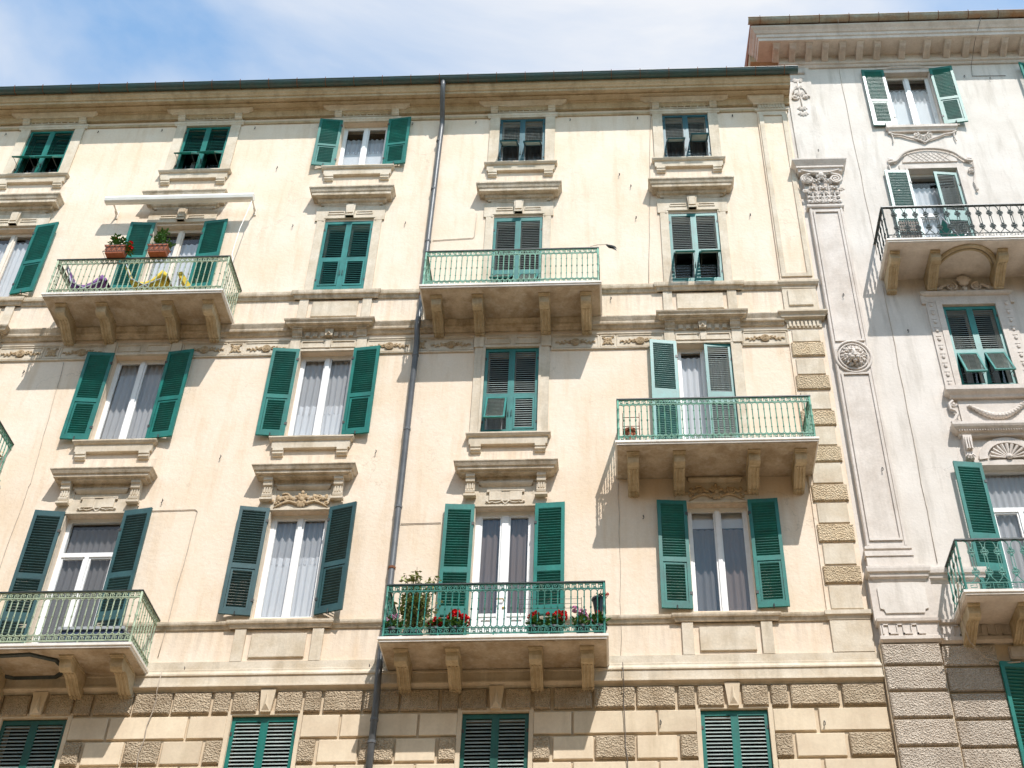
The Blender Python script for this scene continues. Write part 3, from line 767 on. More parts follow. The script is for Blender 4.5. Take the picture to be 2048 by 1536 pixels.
def surround3(c):
    mb = MB(); y = -.035; bot = 16.93 if c in (B, C, D) else 16.0
    for s_ in (-1, 1):
        a, b = sorted((c+s_*HW, c+s_*.75)); mb.box(a, b, y, 0, bot, 19.16)
        a, b = sorted((c+s_*(HW), c+s_*(HW+.05))); mb.box(a, b, y-.02, y, bot, 19.16)
        a, b = sorted((c+s_*.58, c+s_*.78)); mb.box(a, b, -.06, 0, 19.16, 19.5)
    mb.box(c-.58, c+.58, y, 0, 19.16, 19.5)
    mb.frame(c-.55, c-.06, 19.24, 19.42, .02, -.055, y); mb.frame(c+.06, c+.55, 19.24, 19.42, .02, -.055, y)
    mb.box(c-.6, c+.6, -.055, 0, 19.15, 19.19)
    su = part('window_surround', mb, 'trim_stone', YB)
    if c in (A, C, E):
        h = MB()
        for s_ in (-1, 1):
            a, b = sorted((c+s_*.56, c+s_*.76))
            h.side([(0, 19.69), (-.17, 19.69), (-.17, 19.655), (-.14, 19.64), (-.12, 19.58), (-.08, 19.54), (-.08, 19.5), (0, 19.5)], a, b)
        for k in range(-3, 4):
            if k: h.box(c+k*.155-.045+(.02 if k < 0 else -.02), c+k*.155+.045+(.02 if k < 0 else -.02), -.09, 0, 19.52, 19.62)
        h.plate([(c-.07, 19.5), (c+.07, 19.5), (c+.09, 19.69), (c-.09, 19.69)], 0, -.14)
        o = len(h.v); h.v += [(c-.05, -.14, 19.52), (c+.05, -.14, 19.52), (c, -.14, 19.64), (c, -.18, 19.55)]; h.f += [(o, o+1, o+3), (o+1, o+2, o+3), (o+2, o, o+3)]; h.mi += [0]*3
        h.box(c-.56, c+.56, -.05, 0, 19.5, 19.69)
        h.mould([(0, 19.69), (.19, 19.69), (.2, 19.72), (.26, 19.73), (.27, 19.765), (.3, 19.80), (.31, 19.83), (0, 19.87)], c-.62, c+.62)
        part('window_hood', h, 'hood_stone', YB)
        k = MB(); k.plate([(c-.05, 19.22), (c+.05, 19.22), (c+.06, 19.44), (c-.06, 19.44)], y, -.075); part('keystone', k, 'trim_stone', su)
    # apron panel under the window above
    if c in (A, C, E):
        ap = MB()
        for s_ in (-1, 1):
            a, b = sorted((c+s_*.57, c+s_*.76)); ap.box(a, b, -.045, 0, 19.86, 20.64)
        ap.block(c-.48, c+.48, 20.12, 20.55, 0, -.04, .008)
        part('apron_panel', ap, 'trim_stone', YB)
for c in cs: surround3(c)
for c in (B, C, D): sill(YB, c, 16.9, .81, 'trim_stone')
def surround2(c, kind):
    mb = MB(); y = -.03
    bot = 12.05 if c in (B, D) else 12.98
    for s_ in (-1, 1):
        a, b = sorted((c+s_*HW, c+s_*(HW+.06))); mb.box(a, b, y, 0, bot, 15.27)
    mb.box(c-.73, c+.73, y, 0, 15.27, 15.5); mb.box(c-.73, c-.5, y-.0, 0, 15.5, 15.9); mb.box(c+.5, c+.73, y, 0, 15.5, 15.9)
    mb.box(c-.5, c+.5, y*.6, 0, 15.5, 15.72)
    mb.mould([(0, 15.70), (.03, 15.70), (.06, 15.73), (.08, 15.76), (.08, 15.78), (0, 15.9)], c-.42, c+.42)
    mb.box(c-.6, c+.6, -.05, 0, 15.25, 15.285)
    su = part('window_surround', mb, 'trim_stone', YB)
    if c != E:
        for s_ in (-1, 1):
            k = MB(); a, b = c+s_*.655-.085, c+s_*.655+.085
            k.side([(y, 15.9), (-.19, 15.9), (-.19, 15.84), (-.16, 15.82), (-.15, 15.75), (-.11, 15.72), (-.10, 15.6), (-.14, 15.56), (-.13, 15.51), (-.08, 15.49), (y, 15.49)], a, b)
            for q in (-.045, 0, .045): k.box(c+s_*.655+q-.012, c+s_*.655+q+.012, -.125, -.1, 15.6, 15.72)
            k.box(a-.03, b+.03, -.14, y, 15.44, 15.485)
            part('hood_bracket', k, 'trim_stone', su)
        h = MB(); h.mould([(0, 15.9), (.2, 15.9), (.21, 15.93), (.26, 15.94), (.265, 15.99), (.29, 16.0), (.32, 16.06), (.335, 16.08), (.335, 16.1), (0, 16.14)], c-.63, c+.63)
        h.box(c-.56, c+.56, -.06, 0, 15.8, 15.9)
        part('window_hood', h, 'hood_stone', YB)
    k = MB()
    if kind == 'scroll':
        zc = 15.42
        for s_ in (-1, 1):
            pts = [(c+s_*(.08+.42*t), -.05, zc-.05+.10*math.sin(t*math.pi)*(1 if t < .5 else .8)-.08*t) for t in [i/10 for i in range(11)]]
            k.tube(pts, [.03]*5+[.024]*4+[.014]*2, 6)
            spiral(k, c+s_*.3, zc+.1, .095, 1.3, -.055, .022, s_, 2.5)
            spiral(k, c+s_*.46, zc-.02, .05, 1.1, -.05, .016, -s_, 0)
            for t, a_ in ((.12, .4), (.2, 1.2), (.3, 2.), (.36, .3), (.45, 1.6), (.5, -.4), (.25, -.8), (.4, 2.4)):
                leafblob(k, c+s_*t, zc+.05, -.055, .12, a_ if s_ > 0 else math.pi-a_, .42, .03)
        for a_ in (-2.4, -1.9, -1.57, -1.2, -.7, .6, 1.1, 1.57, 2.0, 2.5): leafblob(k, c, zc+.04, -.06, .17, a_, .3, .04)
        k.ell((c, -.05, zc+.05), .06, .05, .07, 8, 5); k.ell((c, -.06, zc+.2), .035, .03, .05, 6, 4)
        part('carved_ornament', k, 'ornament_stone', su, smooth=True)
    else:
        k.box(c-.3, c-.08, -.06, y, 15.38, 15.58); k.box(c+.08, c+.3, -.06, y, 15.38, 15.58); k.box(c-.08, c+.08, -.05, y, 15.37, 15.58)
        k.box(c-.33, c+.33, -.065, y, 15.585, 15.61)
        k.box(c-.345, c-.3, -.06, y, 15.56, 15.61); k.box(c+.3, c+.345, -.06, y, 15.56, 15.61)
        for s_ in (-1, 1):
            k.tube([(c+s_*x, -.045, z) for x, z in ((.34, 15.36), (.3, 15.33), (.24, 15.345), (.18, 15.325), (.12, 15.34), (.06, 15.365), (.0, 15.29))], .014, 5)
            k.ell((c+s_*.34, -.05, 15.36), .025, .02, .025, 6, 4)
        part('carved_plaque', k, 'trim_stone', su)
for c, k in ((B, 'plaque'), (C, 'scroll'), (D, 'plaque'), (E, 'scroll')): surround2(c, k)
for c in (C, E):
    ap = MB()
    for s_ in (-1, 1):
        a, b = sorted((c+s_*.57, c+s_*.76)); ap.box(a, b, -.05, 0, 12.18, 12.82)
    ap.block(c-.47, c+.47, 12.26, 12.71, 0, -.035, .008)
    part('apron_panel', ap, 'trim_stone', YB)

# --- the windows themselves
for c in (A, B): window(YB, c, 24.85, 26.51, cur=[('curtain_sheer', 0, .4, .2, .3)], frame='green_dark')
pair(YB, A, 24.85, 26.51, 'green_deep', 0, 0, lf=42, rf=40, faded=False); pair(YB, B, 24.85, 26.51, 'green_deep', 0, 0, lf=41, rf=42, faded=False)
window(YB, C, 24.85, 26.51, cur=[('blind_white', 0, .55), ('curtain_sheer', .5, .8)])
pair(YB, C, 24.85, 26.51, 'green_deep', 172, 174)
for c in (D, E):
    window(YB, c, 24.85, 26.51, cur=[('curtain_grey', 0, 1)], frame='white_paint')
pair(YB, D, 24.85, 26.51, 'green_blue', 0, 0, lf=50, rf=47); pair(YB, E, 24.85, 26.51, 'green_blue', 0, 0, lf=46, rf=55)
window(YB, A, 20.93, 23.05, cur=[('curtain_white', 0, .9)], frame='cream_paint'); pair(YB, A, 20.93, 23.05, 'green_deep', 174, 170)
window(YB, B, 20.0, 23.05, cur=[('curtain_white', 0, .88)], frame='cream_paint'); pair(YB, B, 20.0, 23.05, 'green_deep', 176, 173, sections=[(.66, .975), (.36, .62), (.04, .32)])
window(YB, C, 20.93, 23.05); pair(YB, C, 20.93, 23.05, 'green_teal', 0, 0, faded=False)
window(YB, D, 20.0, 23.05); pair(YB, D, 20.0, 23.05, 'green_teal', 0, 0, lf=42, rf=38)
window(YB, E, 20.93, 23.05); pair(YB, E, 20.93, 23.05, 'green_teal', 0, 0, lf=46, rf=46)
window(YB, B, 16.95, 19.16, cur=[('curtain_sheer', 0, 1)], frame='white_paint'); pair(YB, B, 16.95, 19.16, 'green_deep', 174, 172)
window(YB, C, 16.95, 19.16, cur=[('curtain_sheer', .35, 1), ('curtain_white', 0, .45)], frame='white_paint'); pair(YB, C, 16.95, 19.16, 'green_deep', 174, 174)
window(YB, D, 16.95, 19.16, cur=[('curtain_sheer', 0, .5, 0, .5)]); pair(YB, D, 16.95, 19.16, 'green_teal', 0, 0, lf=22)
window(YB, E, 16.0, 19.16, cur=[('curtain_white', 0, .95)]); pair(YB, E, 16.0, 19.16, 'green_teal', 172, 4, sections=[(.60, .975), (.05, .50)])
window(YB, A, 16.0, 19.16, cur=[('curtain_white', 0, .95)]); pair(YB, A, 16.0, 19.16, 'green_deep', 0, 0, sections=[(.60, .975), (.05, .50)])
D2S = [(.585, .965), (.34, .55), (.045, .285)]
window(YB, B, 12.05, 15.25, transom=14.42, cur=[('curtain_grey', 0, .95)], w=.07); pair(YB, B, 12.05, 15.25, 'green_dull', 171, 170, sections=D2S)
window(YB, C, 13.03, 15.25, cur=[('curtain_white', 0, .62), ('curtain_sheer', .55, 1)], w=.07); pair(YB, C, 13.03, 15.25, 'green_dull', 170, 162)
window(YB, D, 12.05, 15.25, door=1.08, cur=[('curtain_brown', .2, 1)], w=.09, mull=.12); pair(YB, D, 12.05, 15.25, 'green_deep', 176, 176, sections=D2S, single=True)
window(YB, E, 13.03, 15.25, cur=[('curtain_grey', 0, .82, 0, .5), ('curtain_brown', 0, .82, .5, 1), ('blind_white', .84, .98)], frame='white_paint'); pair(YB, E, 13.03, 15.25, 'green_deep', 175, 176, single=True)
mb = MB()
for c, m in ((B, 'green_dark'), (C, 'green_deep'), (D, 'green_dark'), (E, 'green_deep')):  # B and D: shade under the balconies put into a darker green
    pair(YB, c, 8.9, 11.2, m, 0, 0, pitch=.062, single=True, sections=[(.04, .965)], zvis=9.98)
    fm = MB(); fm.frame(c-HW-.075, c+HW+.075, 8.85, 11.275, .072, -.05, -.021, wb=0)
    part('window_surround', fm, 'smooth_block', YB)
# ------------------------------------------------------------------ balconies
def greek_band(mb, x0, x1, z0, z1, y=0., n=None):
    """fretwork between two bars"""
    t = .011; h = z1-z0
    mb.box(x0, x1, y-.012, y+.012, z0, z0+t); mb.box(x0, x1, y-.012, y+.012, z1-t, z1)
    n = n or max(1, round((x1-x0)/.105)); u = (x1-x0)/n
    for i in range(n):
        a = x0+i*u
        q = .0065
        def bar(xa, xb, za, zb): mb.box(xa, xb, y-.008, y+.008, za, zb)
        bar(a+.1*u, a+.1*u+2*q, z0+t, z1-t)
        bar(a+.1*u, a+.82*u, z1-t-.014-2*q, z1-t-.014)
        bar(a+.82*u-2*q, a+.82*u, z0+.3*h, z1-t-.014)
        bar(a+.4*u, a+.82*u, z0+.3*h, z0+.3*h+2*q)
        bar(a+.4*u, a+.4*u+2*q, z0+.3*h, z0+.62*h)
        bar(a+.3*u, a+u, z0+t+.004, z0+t+.004+1.4*q)
BAL_CACHE = {}
def baluster_mesh(u, h, m):
    k = (round(u, 4), round(h, 3), m)
    if k not in BAL_CACHE:
        b = MB(); r = u/2
        rad = [.011, .011, .019, .011, .010, .019, .012, .019, .010, .011, .018, .011, .011]
        zs = [r, h*.2, h*.215, h*.23, h*.47, h*.485, h*.5, h*.515, h*.53, h*.77, h*.785, h*.80, h-r]
        b.tube([(0, 0, z) for z in zs], rad, 5)
        for s_ in (-1, 1):
            b.tube([(s_*(r-r*math.cos(a)), 0, h-r+r*math.sin(a)) for a in [math.pi/2*i/4 for i in range(5)]], .0095, 4)
            b.tube([(s_*(r-r*math.cos(a)), 0, r-r*math.sin(a)) for a in [math.pi/2*i/4 for i in range(5)]], .0095, 4)
        BAL_CACHE[k] = b.mesh('baluster', m, False, (0, 0, 0))[0]
    return BAL_CACHE[k]
def bracket_prof(kind, zb, dep):
    s_ = dep*.83
    if kind == 'scroll':
        p = [(0, 0), (.97, 0), (.97, -.04), (.93, -.05), (.93, -.13), (.905, -.19), (.85, -.225), (.78, -.225), (.73, -.195), (.66, -.185), (.56, -.205), (.44, -.26), (.32, -.33), (.2, -.365), (.14, -.36), (.13, -.39), (.0, -.40)]
    else:
        p = [(0, 0), (.95, 0), (.95, -.04), (.9, -.05), (.9, -.17), (.84, -.22), (.74, -.22), (.66, -.20), (.5, -.245), (.3, -.33), (.14, -.37), (.13, -.41), (0, -.42)]
    return [(-d*s_, zb+z) for d, z in p]
def balcony(parent, c, zb, dep, half, iron, rail='handrail', xl=None, xr=None, brk=(-1.5, -.67, .67, 1.5), slab='marble', stone='bracket_stone', kind='scroll', th=.085, foot=.05, xmax=None, arcade=None):
    x0, x1 = c-half, c+half
    mb = MB()
    mb.box(x0, x1, -dep, 0, zb, zb+th*.35); mb.mould([(dep, zb+th*.35), (dep+.02, zb+th*.45), (dep+.02, zb+th), (0, zb+th)], x0+dep, x1-dep)
    bal = part('balcony', mb, slab, parent)
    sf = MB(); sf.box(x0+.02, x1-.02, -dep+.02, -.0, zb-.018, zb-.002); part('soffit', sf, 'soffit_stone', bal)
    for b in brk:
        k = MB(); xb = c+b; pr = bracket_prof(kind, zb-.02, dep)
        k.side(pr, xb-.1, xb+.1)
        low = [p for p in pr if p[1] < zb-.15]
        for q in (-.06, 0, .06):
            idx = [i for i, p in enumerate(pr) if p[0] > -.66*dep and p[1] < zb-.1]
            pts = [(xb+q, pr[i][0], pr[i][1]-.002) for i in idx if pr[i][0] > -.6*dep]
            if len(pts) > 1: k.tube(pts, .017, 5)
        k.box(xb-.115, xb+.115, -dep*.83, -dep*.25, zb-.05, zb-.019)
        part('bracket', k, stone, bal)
    zf = zb+th; zt = zf+1.0
    yr = -dep+.045
    rx0, rx1 = x0+.045, x1-.045
    hr = MB(); hr.box(rx0-.025, rx1+.025, yr-.025, yr+.025, zt-.022, zt)
    hr.box(rx0-.025, rx0+.025, yr+.025, 0, zt-.022, zt); hr.box(rx1-.025, rx1+.025, yr+.025, 0, zt-.022, zt)
    part('handrail', hr, rail, bal)
    for x in (rx0, rx1):
        p = MB(); p.lathe((x, yr, zf), [(.02, 0), (.028, .02), (.02, .05), (.022, .3), (.03, .32), (.02, .34), (.021, .5), (.032, .53), (.02, .56), (.021, .75), (.03, .77), (.02, .79), (.02, .98)], 7)
        part('corner_post', p, iron, bal, smooth=True)
    za, zb2 = zf+foot, zf+foot+.115
    zc, zd = zt-.14, zt-.024
    n = round((rx1-rx0)/.107); u = (rx1-rx0)/n
    bd = MB(); greek_band(bd, rx0, rx1, za, zb2, yr, n); greek_band(bd, rx0, rx1, zc, zd, yr, n)
    # the returns to the wall
    sd = MB(); m_ = round(-yr/.107); us = -yr/m_
    greek_band(sd, 0, -yr, za, zb2, 0, m_); greek_band(sd, 0, -yr, zc, zd, 0, m_)
    for x in (rx0, rx1):
        off = len(bd.v); bd.v += [(x+p[1], yr+p[0], p[2]) for p in sd.v]; bd.f += [tuple(reversed([i+off for i in f])) for f in sd.f]; bd.mi += sd.mi
    for k in range(5):
        xk = rx0+(rx1-rx0)*k/4
        bd.box(xk-.012, xk+.012, yr-.012, yr+.012, zf, za)
    fo = part('fretwork', bd, iron, bal); fo['kind'] = 'stuff'
    h = zc-zb2; me = baluster_mesh(u, h, iron)
    for i in range(1, n):
        put('baluster', me, (rx0+i*u, yr, zb2), bal)
    me = baluster_mesh(us, h, iron)
    for x in (rx0, rx1):
        for i in range(1, m_):
            o = put('baluster', me, (x, yr+i*us, zb2), bal); o.rotation_euler = (0, 0, math.pi/2)
    return bal
balcony(YB, D, 19.865, 1.06, 1.80, 'iron_mint', foot=.02)
balcony(YB, B-.07, 19.87, 1.06, 1.82, 'iron_pale', foot=.02)
balcony(YB, E, 15.85, 1.03, 1.80, 'iron_green', foot=.02)
balcony(YB, D, 11.955, 1.03, 1.83, 'iron_teal', foot=.06)
balcony(YB, B-.07, 11.93, 1.03, 1.76, 'iron_pale', foot=.06)
balcony(YB, A, 15.85, 1.03, 1.80, 'iron_green', foot=.02)

m = MB(); pts_ = [(-8.35, -.55), (-8.1, -.86), (-7.55, -.9), (-7.2, -.7), (-7.15, -.35), (-7.4, -.12), (-8.1, -.1), (-8.35, -.25)]
m.tube([(x, y, 11.905) for x, y in pts_], .045, 5, closed=True); part('soffit_ring', m, 'handrail', YB)
# ------------------------------------------------------------------ downpipe
def pipe():
    x = -1.985; mb = MB()
    mb.tube([(-1.92, -.70, 27.12), (-1.92, -.68, 26.98), (-1.93, -.6, 26.82), (-1.94, -.42, 26.62), (-1.95, -.2, 26.42), (-1.955, -.11, 26.28), (-1.96, -.10, 26.1), (x, -.10, 22.5), (x, -.10, 20.2), (-1.985, -.22, 19.8), (-1.985, -.22, 19.55), (x, -.10, 19.3), (x, -.10, 13.0), (x, -.24, 12.25), (x, -.24, 11.75), (x, -.17, 11.4), (x, -.17, 8.5)], .058, 10)
    p = part('downpipe', mb, 'pipe_grey', YB, smooth=True)
    for z, y in ((25.6, -.1), (23.9, -.1), (22.2, -.1), (20.6, -.1), (18.9, -.1), (17.0, -.1), (15.2, -.1), (13.9, -.1), (11.0, -.17), (10.62, -.17)):
        c = MB(); c.lathe((x+.0, y, z), [(.06, 0), (.068, .005), (.068, .05), (.06, .055)], 10); c.box(x-.012, x+.012, y, 0, z+.015, z+.04)
        part('pipe_clip', c, 'rust' if z in (20.6, 13.9) else 'pipe_grey', p)
pipe()
# small iron hooks in the wall
def hook(parent, x, z, y=0.):
    k = MB(); k.tube([(x, y, z), (x, y-.04, z), (x+.012, y-.05, z-.03), (x+.006, y-.045, z-.07), (x-.012, y-.035, z-.08)], .008, 5)
    part('wall_hook', k, 'iron_black', parent)
for c in cs:
    for s_ in (-1, 1):
        hook(YB, c+s_*1.12, 26.42)
        hook(YB, c+s_*1.25, 22.95) if c in (C, E) else None
for x, z in ((-5.5, 16.55), (-2.55, 16.6), (-9.9, 18.8), (-2.9, 24.95), (-5.7, 24.95), (2.45, 24.0), (2.2, 24.4), (-6.4, 15.55), (-5.3, 12.1), (-2.2, 12.1), (2.6, 11.0), (5.2, 10.95), (1.95, 20.5), (5.95, 20.4), (2.45, 15.0)): hook(YB, x, z, -.05 if z < 11.5 else 0)
# ------------------------------------------------------------------ grey building
gm = 'grey_trim'
# cornice with modillions
cn = MB(); cn.mould([(0, 28.16), (.04, 28.16), (.06, 28.19), (.06, 28.23), (.10, 28.25), (.11, 28.29), (.12, 28.5), (.62, 28.5), (.63, 28.58), (.66, 28.6), (.67, 28.68), (.70, 28.70), (.74, 28.76), (.80, 28.82), (.80, 28.88), (0, 28.92)], 6.3, 19, True, False)
crn = part('cornice', cn, gm, GB)
cs2 = MB(); cs2.box(5.52, 6.2, .0, 10, 28.52, 28.9); part('cornice_return', cs2, 'eave_stone', GB)
for x in (6.11, 6.51, 6.91, 7.31, 7.73, 8.15, 8.57, 9.18, 9.78, 10.27, 10.73, 11.19, 11.65, 12.11, 12.7, 13.3):
    k = MB()
    k.side([(-.11, 28.5), (-.52, 28.5), (-.52, 28.46), (-.48, 28.44), (-.42, 28.40), (-.3, 28.38), (-.18, 28.33), (-.11, 28.31)], x-.075, x+.075)
    for q in (-.04, .0, .04): k.box(x+q-.008, x+q+.008, -.5, -.2, 28.375, 28.385); k.tube([(x+q, -.45, 28.415), (x+q, -.3, 28.375), (x+q, -.14, 28.31)], .012, 4)
    k.box(x-.09, x+.09, -.54, -.11, 28.47, 28.499)
    part('modillion', k, gm, crn)
# giant pilaster
PX0, PX1 = 6.33, 7.05
p = MB(); p.box(PX0, PX1, -.10, 0, 14.2, 23.0)
p.frame(PX0+.07, PX1-.07, 14.32, 18.22, .045, -.13, -.101); p.frame(PX0+.07, PX1-.07, 19.05, 22.9, .045, -.13, -.101)
p.box(PX0+.012, PX0+.05, -.115, -.1, 14.22, 23.0); p.box(PX1-.05, PX1-.012, -.115, -.1, 14.22, 23.0)
p.mould([(.10, 23.0), (.13, 23.0), (.145, 23.03), (.145, 23.08), (.12, 23.11), (.12, 23.15), (0, 23.15)], PX0+.1, PX1-.1)
for z0, z1, d in ((14.08, 14.2, .13), (13.98, 14.08, .16), (13.78, 13.98, .14)): p.box(PX0-d+.10, PX1+d-.10, -d, 0, z0, z1)
p.mould([(.14, 14.1), (.17, 14.12), (.17, 14.17), (.12, 14.2)], PX0+.12, PX1-.12)
pil = part('pilaster', p, gm, GB)
# lion medallion
md = MB(); cx, cz = 6.70, 18.63
for r, w, y in ((.37, .028, -.115), (.30, .02, -.12)):
    md.tube([(cx+r*math.cos(a)*.94, y, cz+r*1.1*math.sin(a)) for a in [2*math.pi*i/28 for i in range(28)]], w, 6, closed=True)
md.ell((cx, -.10, cz), .27, .03, .31, 18, 8)
for ring, (rr, n, L_) in enumerate(((.15, 15, .13), (.10, 12, .12))):
    for i in range(n):
        a = 2*math.pi*(i+.5*ring)/n+.1
        leafblob(md, cx+rr*math.cos(a), cz+.01+rr*1.12*math.sin(a), -.125-.03*ring, L_, a+.35*math.sin(3*a), .34, .06)
        md.tube([(cx+rr*math.cos(a), -.15-.03*ring, cz+rr*1.1*math.sin(a)), (cx+(rr+.06)*math.cos(a+.2), -.165-.03*ring, cz+(rr+.06)*1.1*math.sin(a+.2)), (cx+(rr+.1)*math.cos(a+.1), -.13, cz+(rr+.1)*1.1*math.sin(a+.1))], [.022, .026, .012], 5)
md.ell((cx, -.17, cz+.02), .11, .09, .14, 12, 8)          # brow and skull
md.ell((cx, -.25, cz-.02), .036, .045, .10, 8, 6)         # nose bridge
md.ell((cx, -.275, cz-.085), .05, .03, .028, 8, 5)        # nose
for s_ in (-1, 1):
    md.ell((cx+s_*.045, -.245, cz-.125), .055, .05, .042, 8, 5)   # muzzle
    md.ell((cx+s_*.06, -.245, cz+.075), .05, .03, .02, 8, 4)      # brow
    md.ell((cx+s_*.055, -.24, cz+.035), .022, .018, .016, 6, 4)   # eye
    md.ell((cx+s_*.085, -.2, cz-.04), .04, .05, .06, 8, 5)        # cheek
    md.ell((cx+s_*.115, -.19, cz+.12), .032, .03, .035, 6, 4)     # ear
md.ell((cx, -.225, cz-.185), .05, .04, .028, 8, 5)
md.mi = [0]*len(md.f)
part('lion_medallion', md, gm, pil, smooth=True)
# composite capital
cp = MB(); c0 = (PX0+PX1)/2
cp.plate([(PX0+.02, 23.15), (PX1-.02, 23.15), (PX1+.05, 23.95), (PX0-.05, 23.95)], 0, -.13)
def acanthus(mb, x, z, y, h, w, out):
    prof = [(0, 0), (.12, .35), (.2, .7), (.42, .93), (.85, 1.0), (1.05, .9)]
    mb.tube([(x, y-out*p, z+h*q) for p, q in prof], [.02, .022, .02, .018, .016, .01], 5)
    for i, (p, q) in enumerate(prof[:5]):
        for s_ in (-1, 1):
            leafblob(mb, x, z+h*q-.03, y-out*p-.004, w*(.62-.05*i), math.pi/2-s_*(1.15-.1*i), .42, .03)
for i in range(3): acanthus(cp, c0+(i-1)*.24, 23.17, -.14, .36, .26, .09)
for i in range(2): acanthus(cp, c0+(i-.5)*.26, 23.22, -.135, .56, .26, .11)
for s_ in (-1, 1):
    spiral(cp, c0+s_*.31, 23.86, .15, 2.1, -.19, .034, -s_, math.pi/2)
    cp.tube([(c0+s_*.31, -.19, 24.01), (c0+s_*.2, -.18, 24.06), (c0+s_*.08, -.18, 24.02)], .03, 6)
    spiral(cp, c0+s_*.4, 23.52, .06, 1.3, -.16, .02, s_, 0)
cp.ell((c0, -.2, 23.98), .07, .06, .09, 8, 6)
for a_ in (0, .5, 1, 1.57, 2.1, 2.6, 3.14, 4.2, 5.2): leafblob(cp, c0, 23.92, -.2, .13, a_, .4, .04)
cp.tube([(c0-.42, -.2, 24.15), (c0-.2, -.2, 24.07), (c0, -.21, 24.05), (c0+.2, -.2, 24.07), (c0+.42, -.2, 24.15)], .03, 6)
cp.mould([(.13, 24.08), (.2, 24.1), (.22, 24.18), (.25, 24.2), (.25, 24.25), (.3, 24.33), (.33, 24.38), (.33, 24.42), (0, 24.45)], PX0+.08, PX1-.08)
part('capital', cp, gm, pil, smooth=False)
# panel with hanging ornament above the capital
pp = MB(); pp.box(6.3, 6.9, -.04, 0, 24.6, 28.16)
part('upper_panel', pp, 'grey_plaster', GB)
hd = MB(); hx = 6.58
for z, n, L_ in ((27.72, 7, .17), (27.42, 5, .12), (27.15, 6, .13), (26.62, 5, .14), (26.42, 5, .15)):
    for i in range(n): leafblob(hd, hx, z, -.05, L_, -math.pi/2+(i-(n-1)/2)*.55, .4, .05)
hd.box(hx-.2, hx+.2, -.075, -.04, 27.9, 28.1)
for s_ in (-1, 1):
    spiral(hd, hx+s_*.13, 26.98, .085, 1.5, -.06, .026, s_, 0); hd.ell((hx+s_*.13, -.07, 26.98), .05, .04, .05, 8, 5)
    hd.tube([(hx+s_*.03, -.05, 27.4), (hx+s_*.12, -.05, 27.3), (hx+s_*.16, -.05, 27.12)], .02, 5)
hd.tube([(hx, -.05, 27.7), (hx, -.05, 26.4)], .018, 5)
part('hanging_ornament', hd, gm, GB, smooth=True)
# pedestal, fret course, rusticated blocks
pd = MB(); pd.box(6.25, 7.3, -.16, 0, 12.7, 13.5); pd.box(7.3, 8.15, -.09, 0, 12.7, 13.5)
pd.mould([(0, 13.45), (.17, 13.45), (.18, 13.49), (.22, 13.52), (.23, 13.58), (.26, 13.6), (.27, 13.66), (.27, 13.7), (.2, 13.72), (.2, 13.78), (0, 13.78)], 6.5, 7.05, True, True)
pd.mould([(0, 13.45), (.1, 13.45), (.11, 13.49), (.15, 13.52), (.16, 13.58), (.19, 13.6), (.2, 13.66), (.2, 13.7), (0, 13.72)], 7.1, 8.1, False, True)
ped = part('pedestal', pd, gm, GB)
k = MB(); k.plate([(6.45, 12.83), (7.1, 12.83), (7.12, 12.9), (7.18, 12.92), (7.18, 13.32), (7.12, 13.36), (7.1, 13.42), (6.45, 13.42), (6.43, 13.36), (6.37, 13.32), (6.37, 12.92), (6.43, 12.9)], -.16, -.185)
part('pedestal_plaque', k, 'grey_plaster', ped)
fc = MB(); fc.mould([(0, 12.28), (.18, 12.28), (.22, 12.32), (.22, 12.38), (.19, 12.4), (.19, 12.63), (.23, 12.65), (.24, 12.7), (0, 12.72)], 6.5, 7.1, True, True)
fc.mould([(0, 12.28), (.11, 12.28), (.15, 12.32), (.15, 12.38), (.12, 12.4), (.12, 12.63), (.16, 12.65), (.17, 12.7), (0, 12.72)], 7.1, 19, False, False)
for i in range(17):
    x = 6.34+i*.235; y = -.19 if x < 7.2 else -.12
    if 7.2 < x+.2 and x < 7.3: continue
    fc.box(x, x+.02, y-.022, y, 12.42, 12.6); fc.box(x, x+.12, y-.022, y, 12.585, 12.605); fc.box(x+.1, x+.12, y-.022, y, 12.42, 12.6); fc.box(x+.1, x+.235, y-.022, y, 12.42, 12.44)
part('fret_course', fc, gm, GB)
gbw = MB(); gbw.box(6.262, 7.25, -.13, 0, 8.9, 12.28); gbw.box(7.25, F-HW-.001, -.05, 0, 8.9, 12.28)
gbs = part('base_wall', gbw, 'joint_stone', GB)
zz = [12.27, 11.86, 11.4, 10.93, 10.46, 10.0, 9.54, 9.08]
for i in range(len(zz)-1):
    for a, b, y in ((6.275, 7.24, -.13), (7.265, 8.16, -.05)):
        m = MB(); m.block(a+.01, b-.01, zz[i+1]+.022, zz[i]-.022, y, y-.06, .02); part('stone_block', m, 'rough_block_grey', gbs)
# windows of the grey building
window(GB, F, 25.82, 27.93, cur=[('blind_white', 0, .62), ('curtain_sheer', .6, .8)], frame='white_paint'); pair(GB, F, 25.82, 27.93, 'green_deep', 178, 172)
window(GB, F, 21.0, 24.3, transom=22.9, cur=[('curtain_white', 0, .9)], frame='white_paint'); pair(GB, F, 21.0, 24.2, 'green_teal', 178, 6, sections=[(.60, .975), (.05, .50)])
window(GB, F, 17.86, 20.05, cur=[('curtain_sheer', 0, .6, .2, .32), ('curtain_sheer', 0, .6, .7, .82)], frame='white_paint'); pair(GB, F, 17.86, 20.05, 'green_teal', 0, 0, lf=22, rf=24)
window(GB, F, 12.75, 15.98, transom=15.05, cur=[('curtain_sheer', 0, 1)], frame='white_paint'); pair(GB, F, 12.75, 15.98, 'green_deep', 172, 172, sections=[(.52, .965), (.33, .48), (.05, .28)])
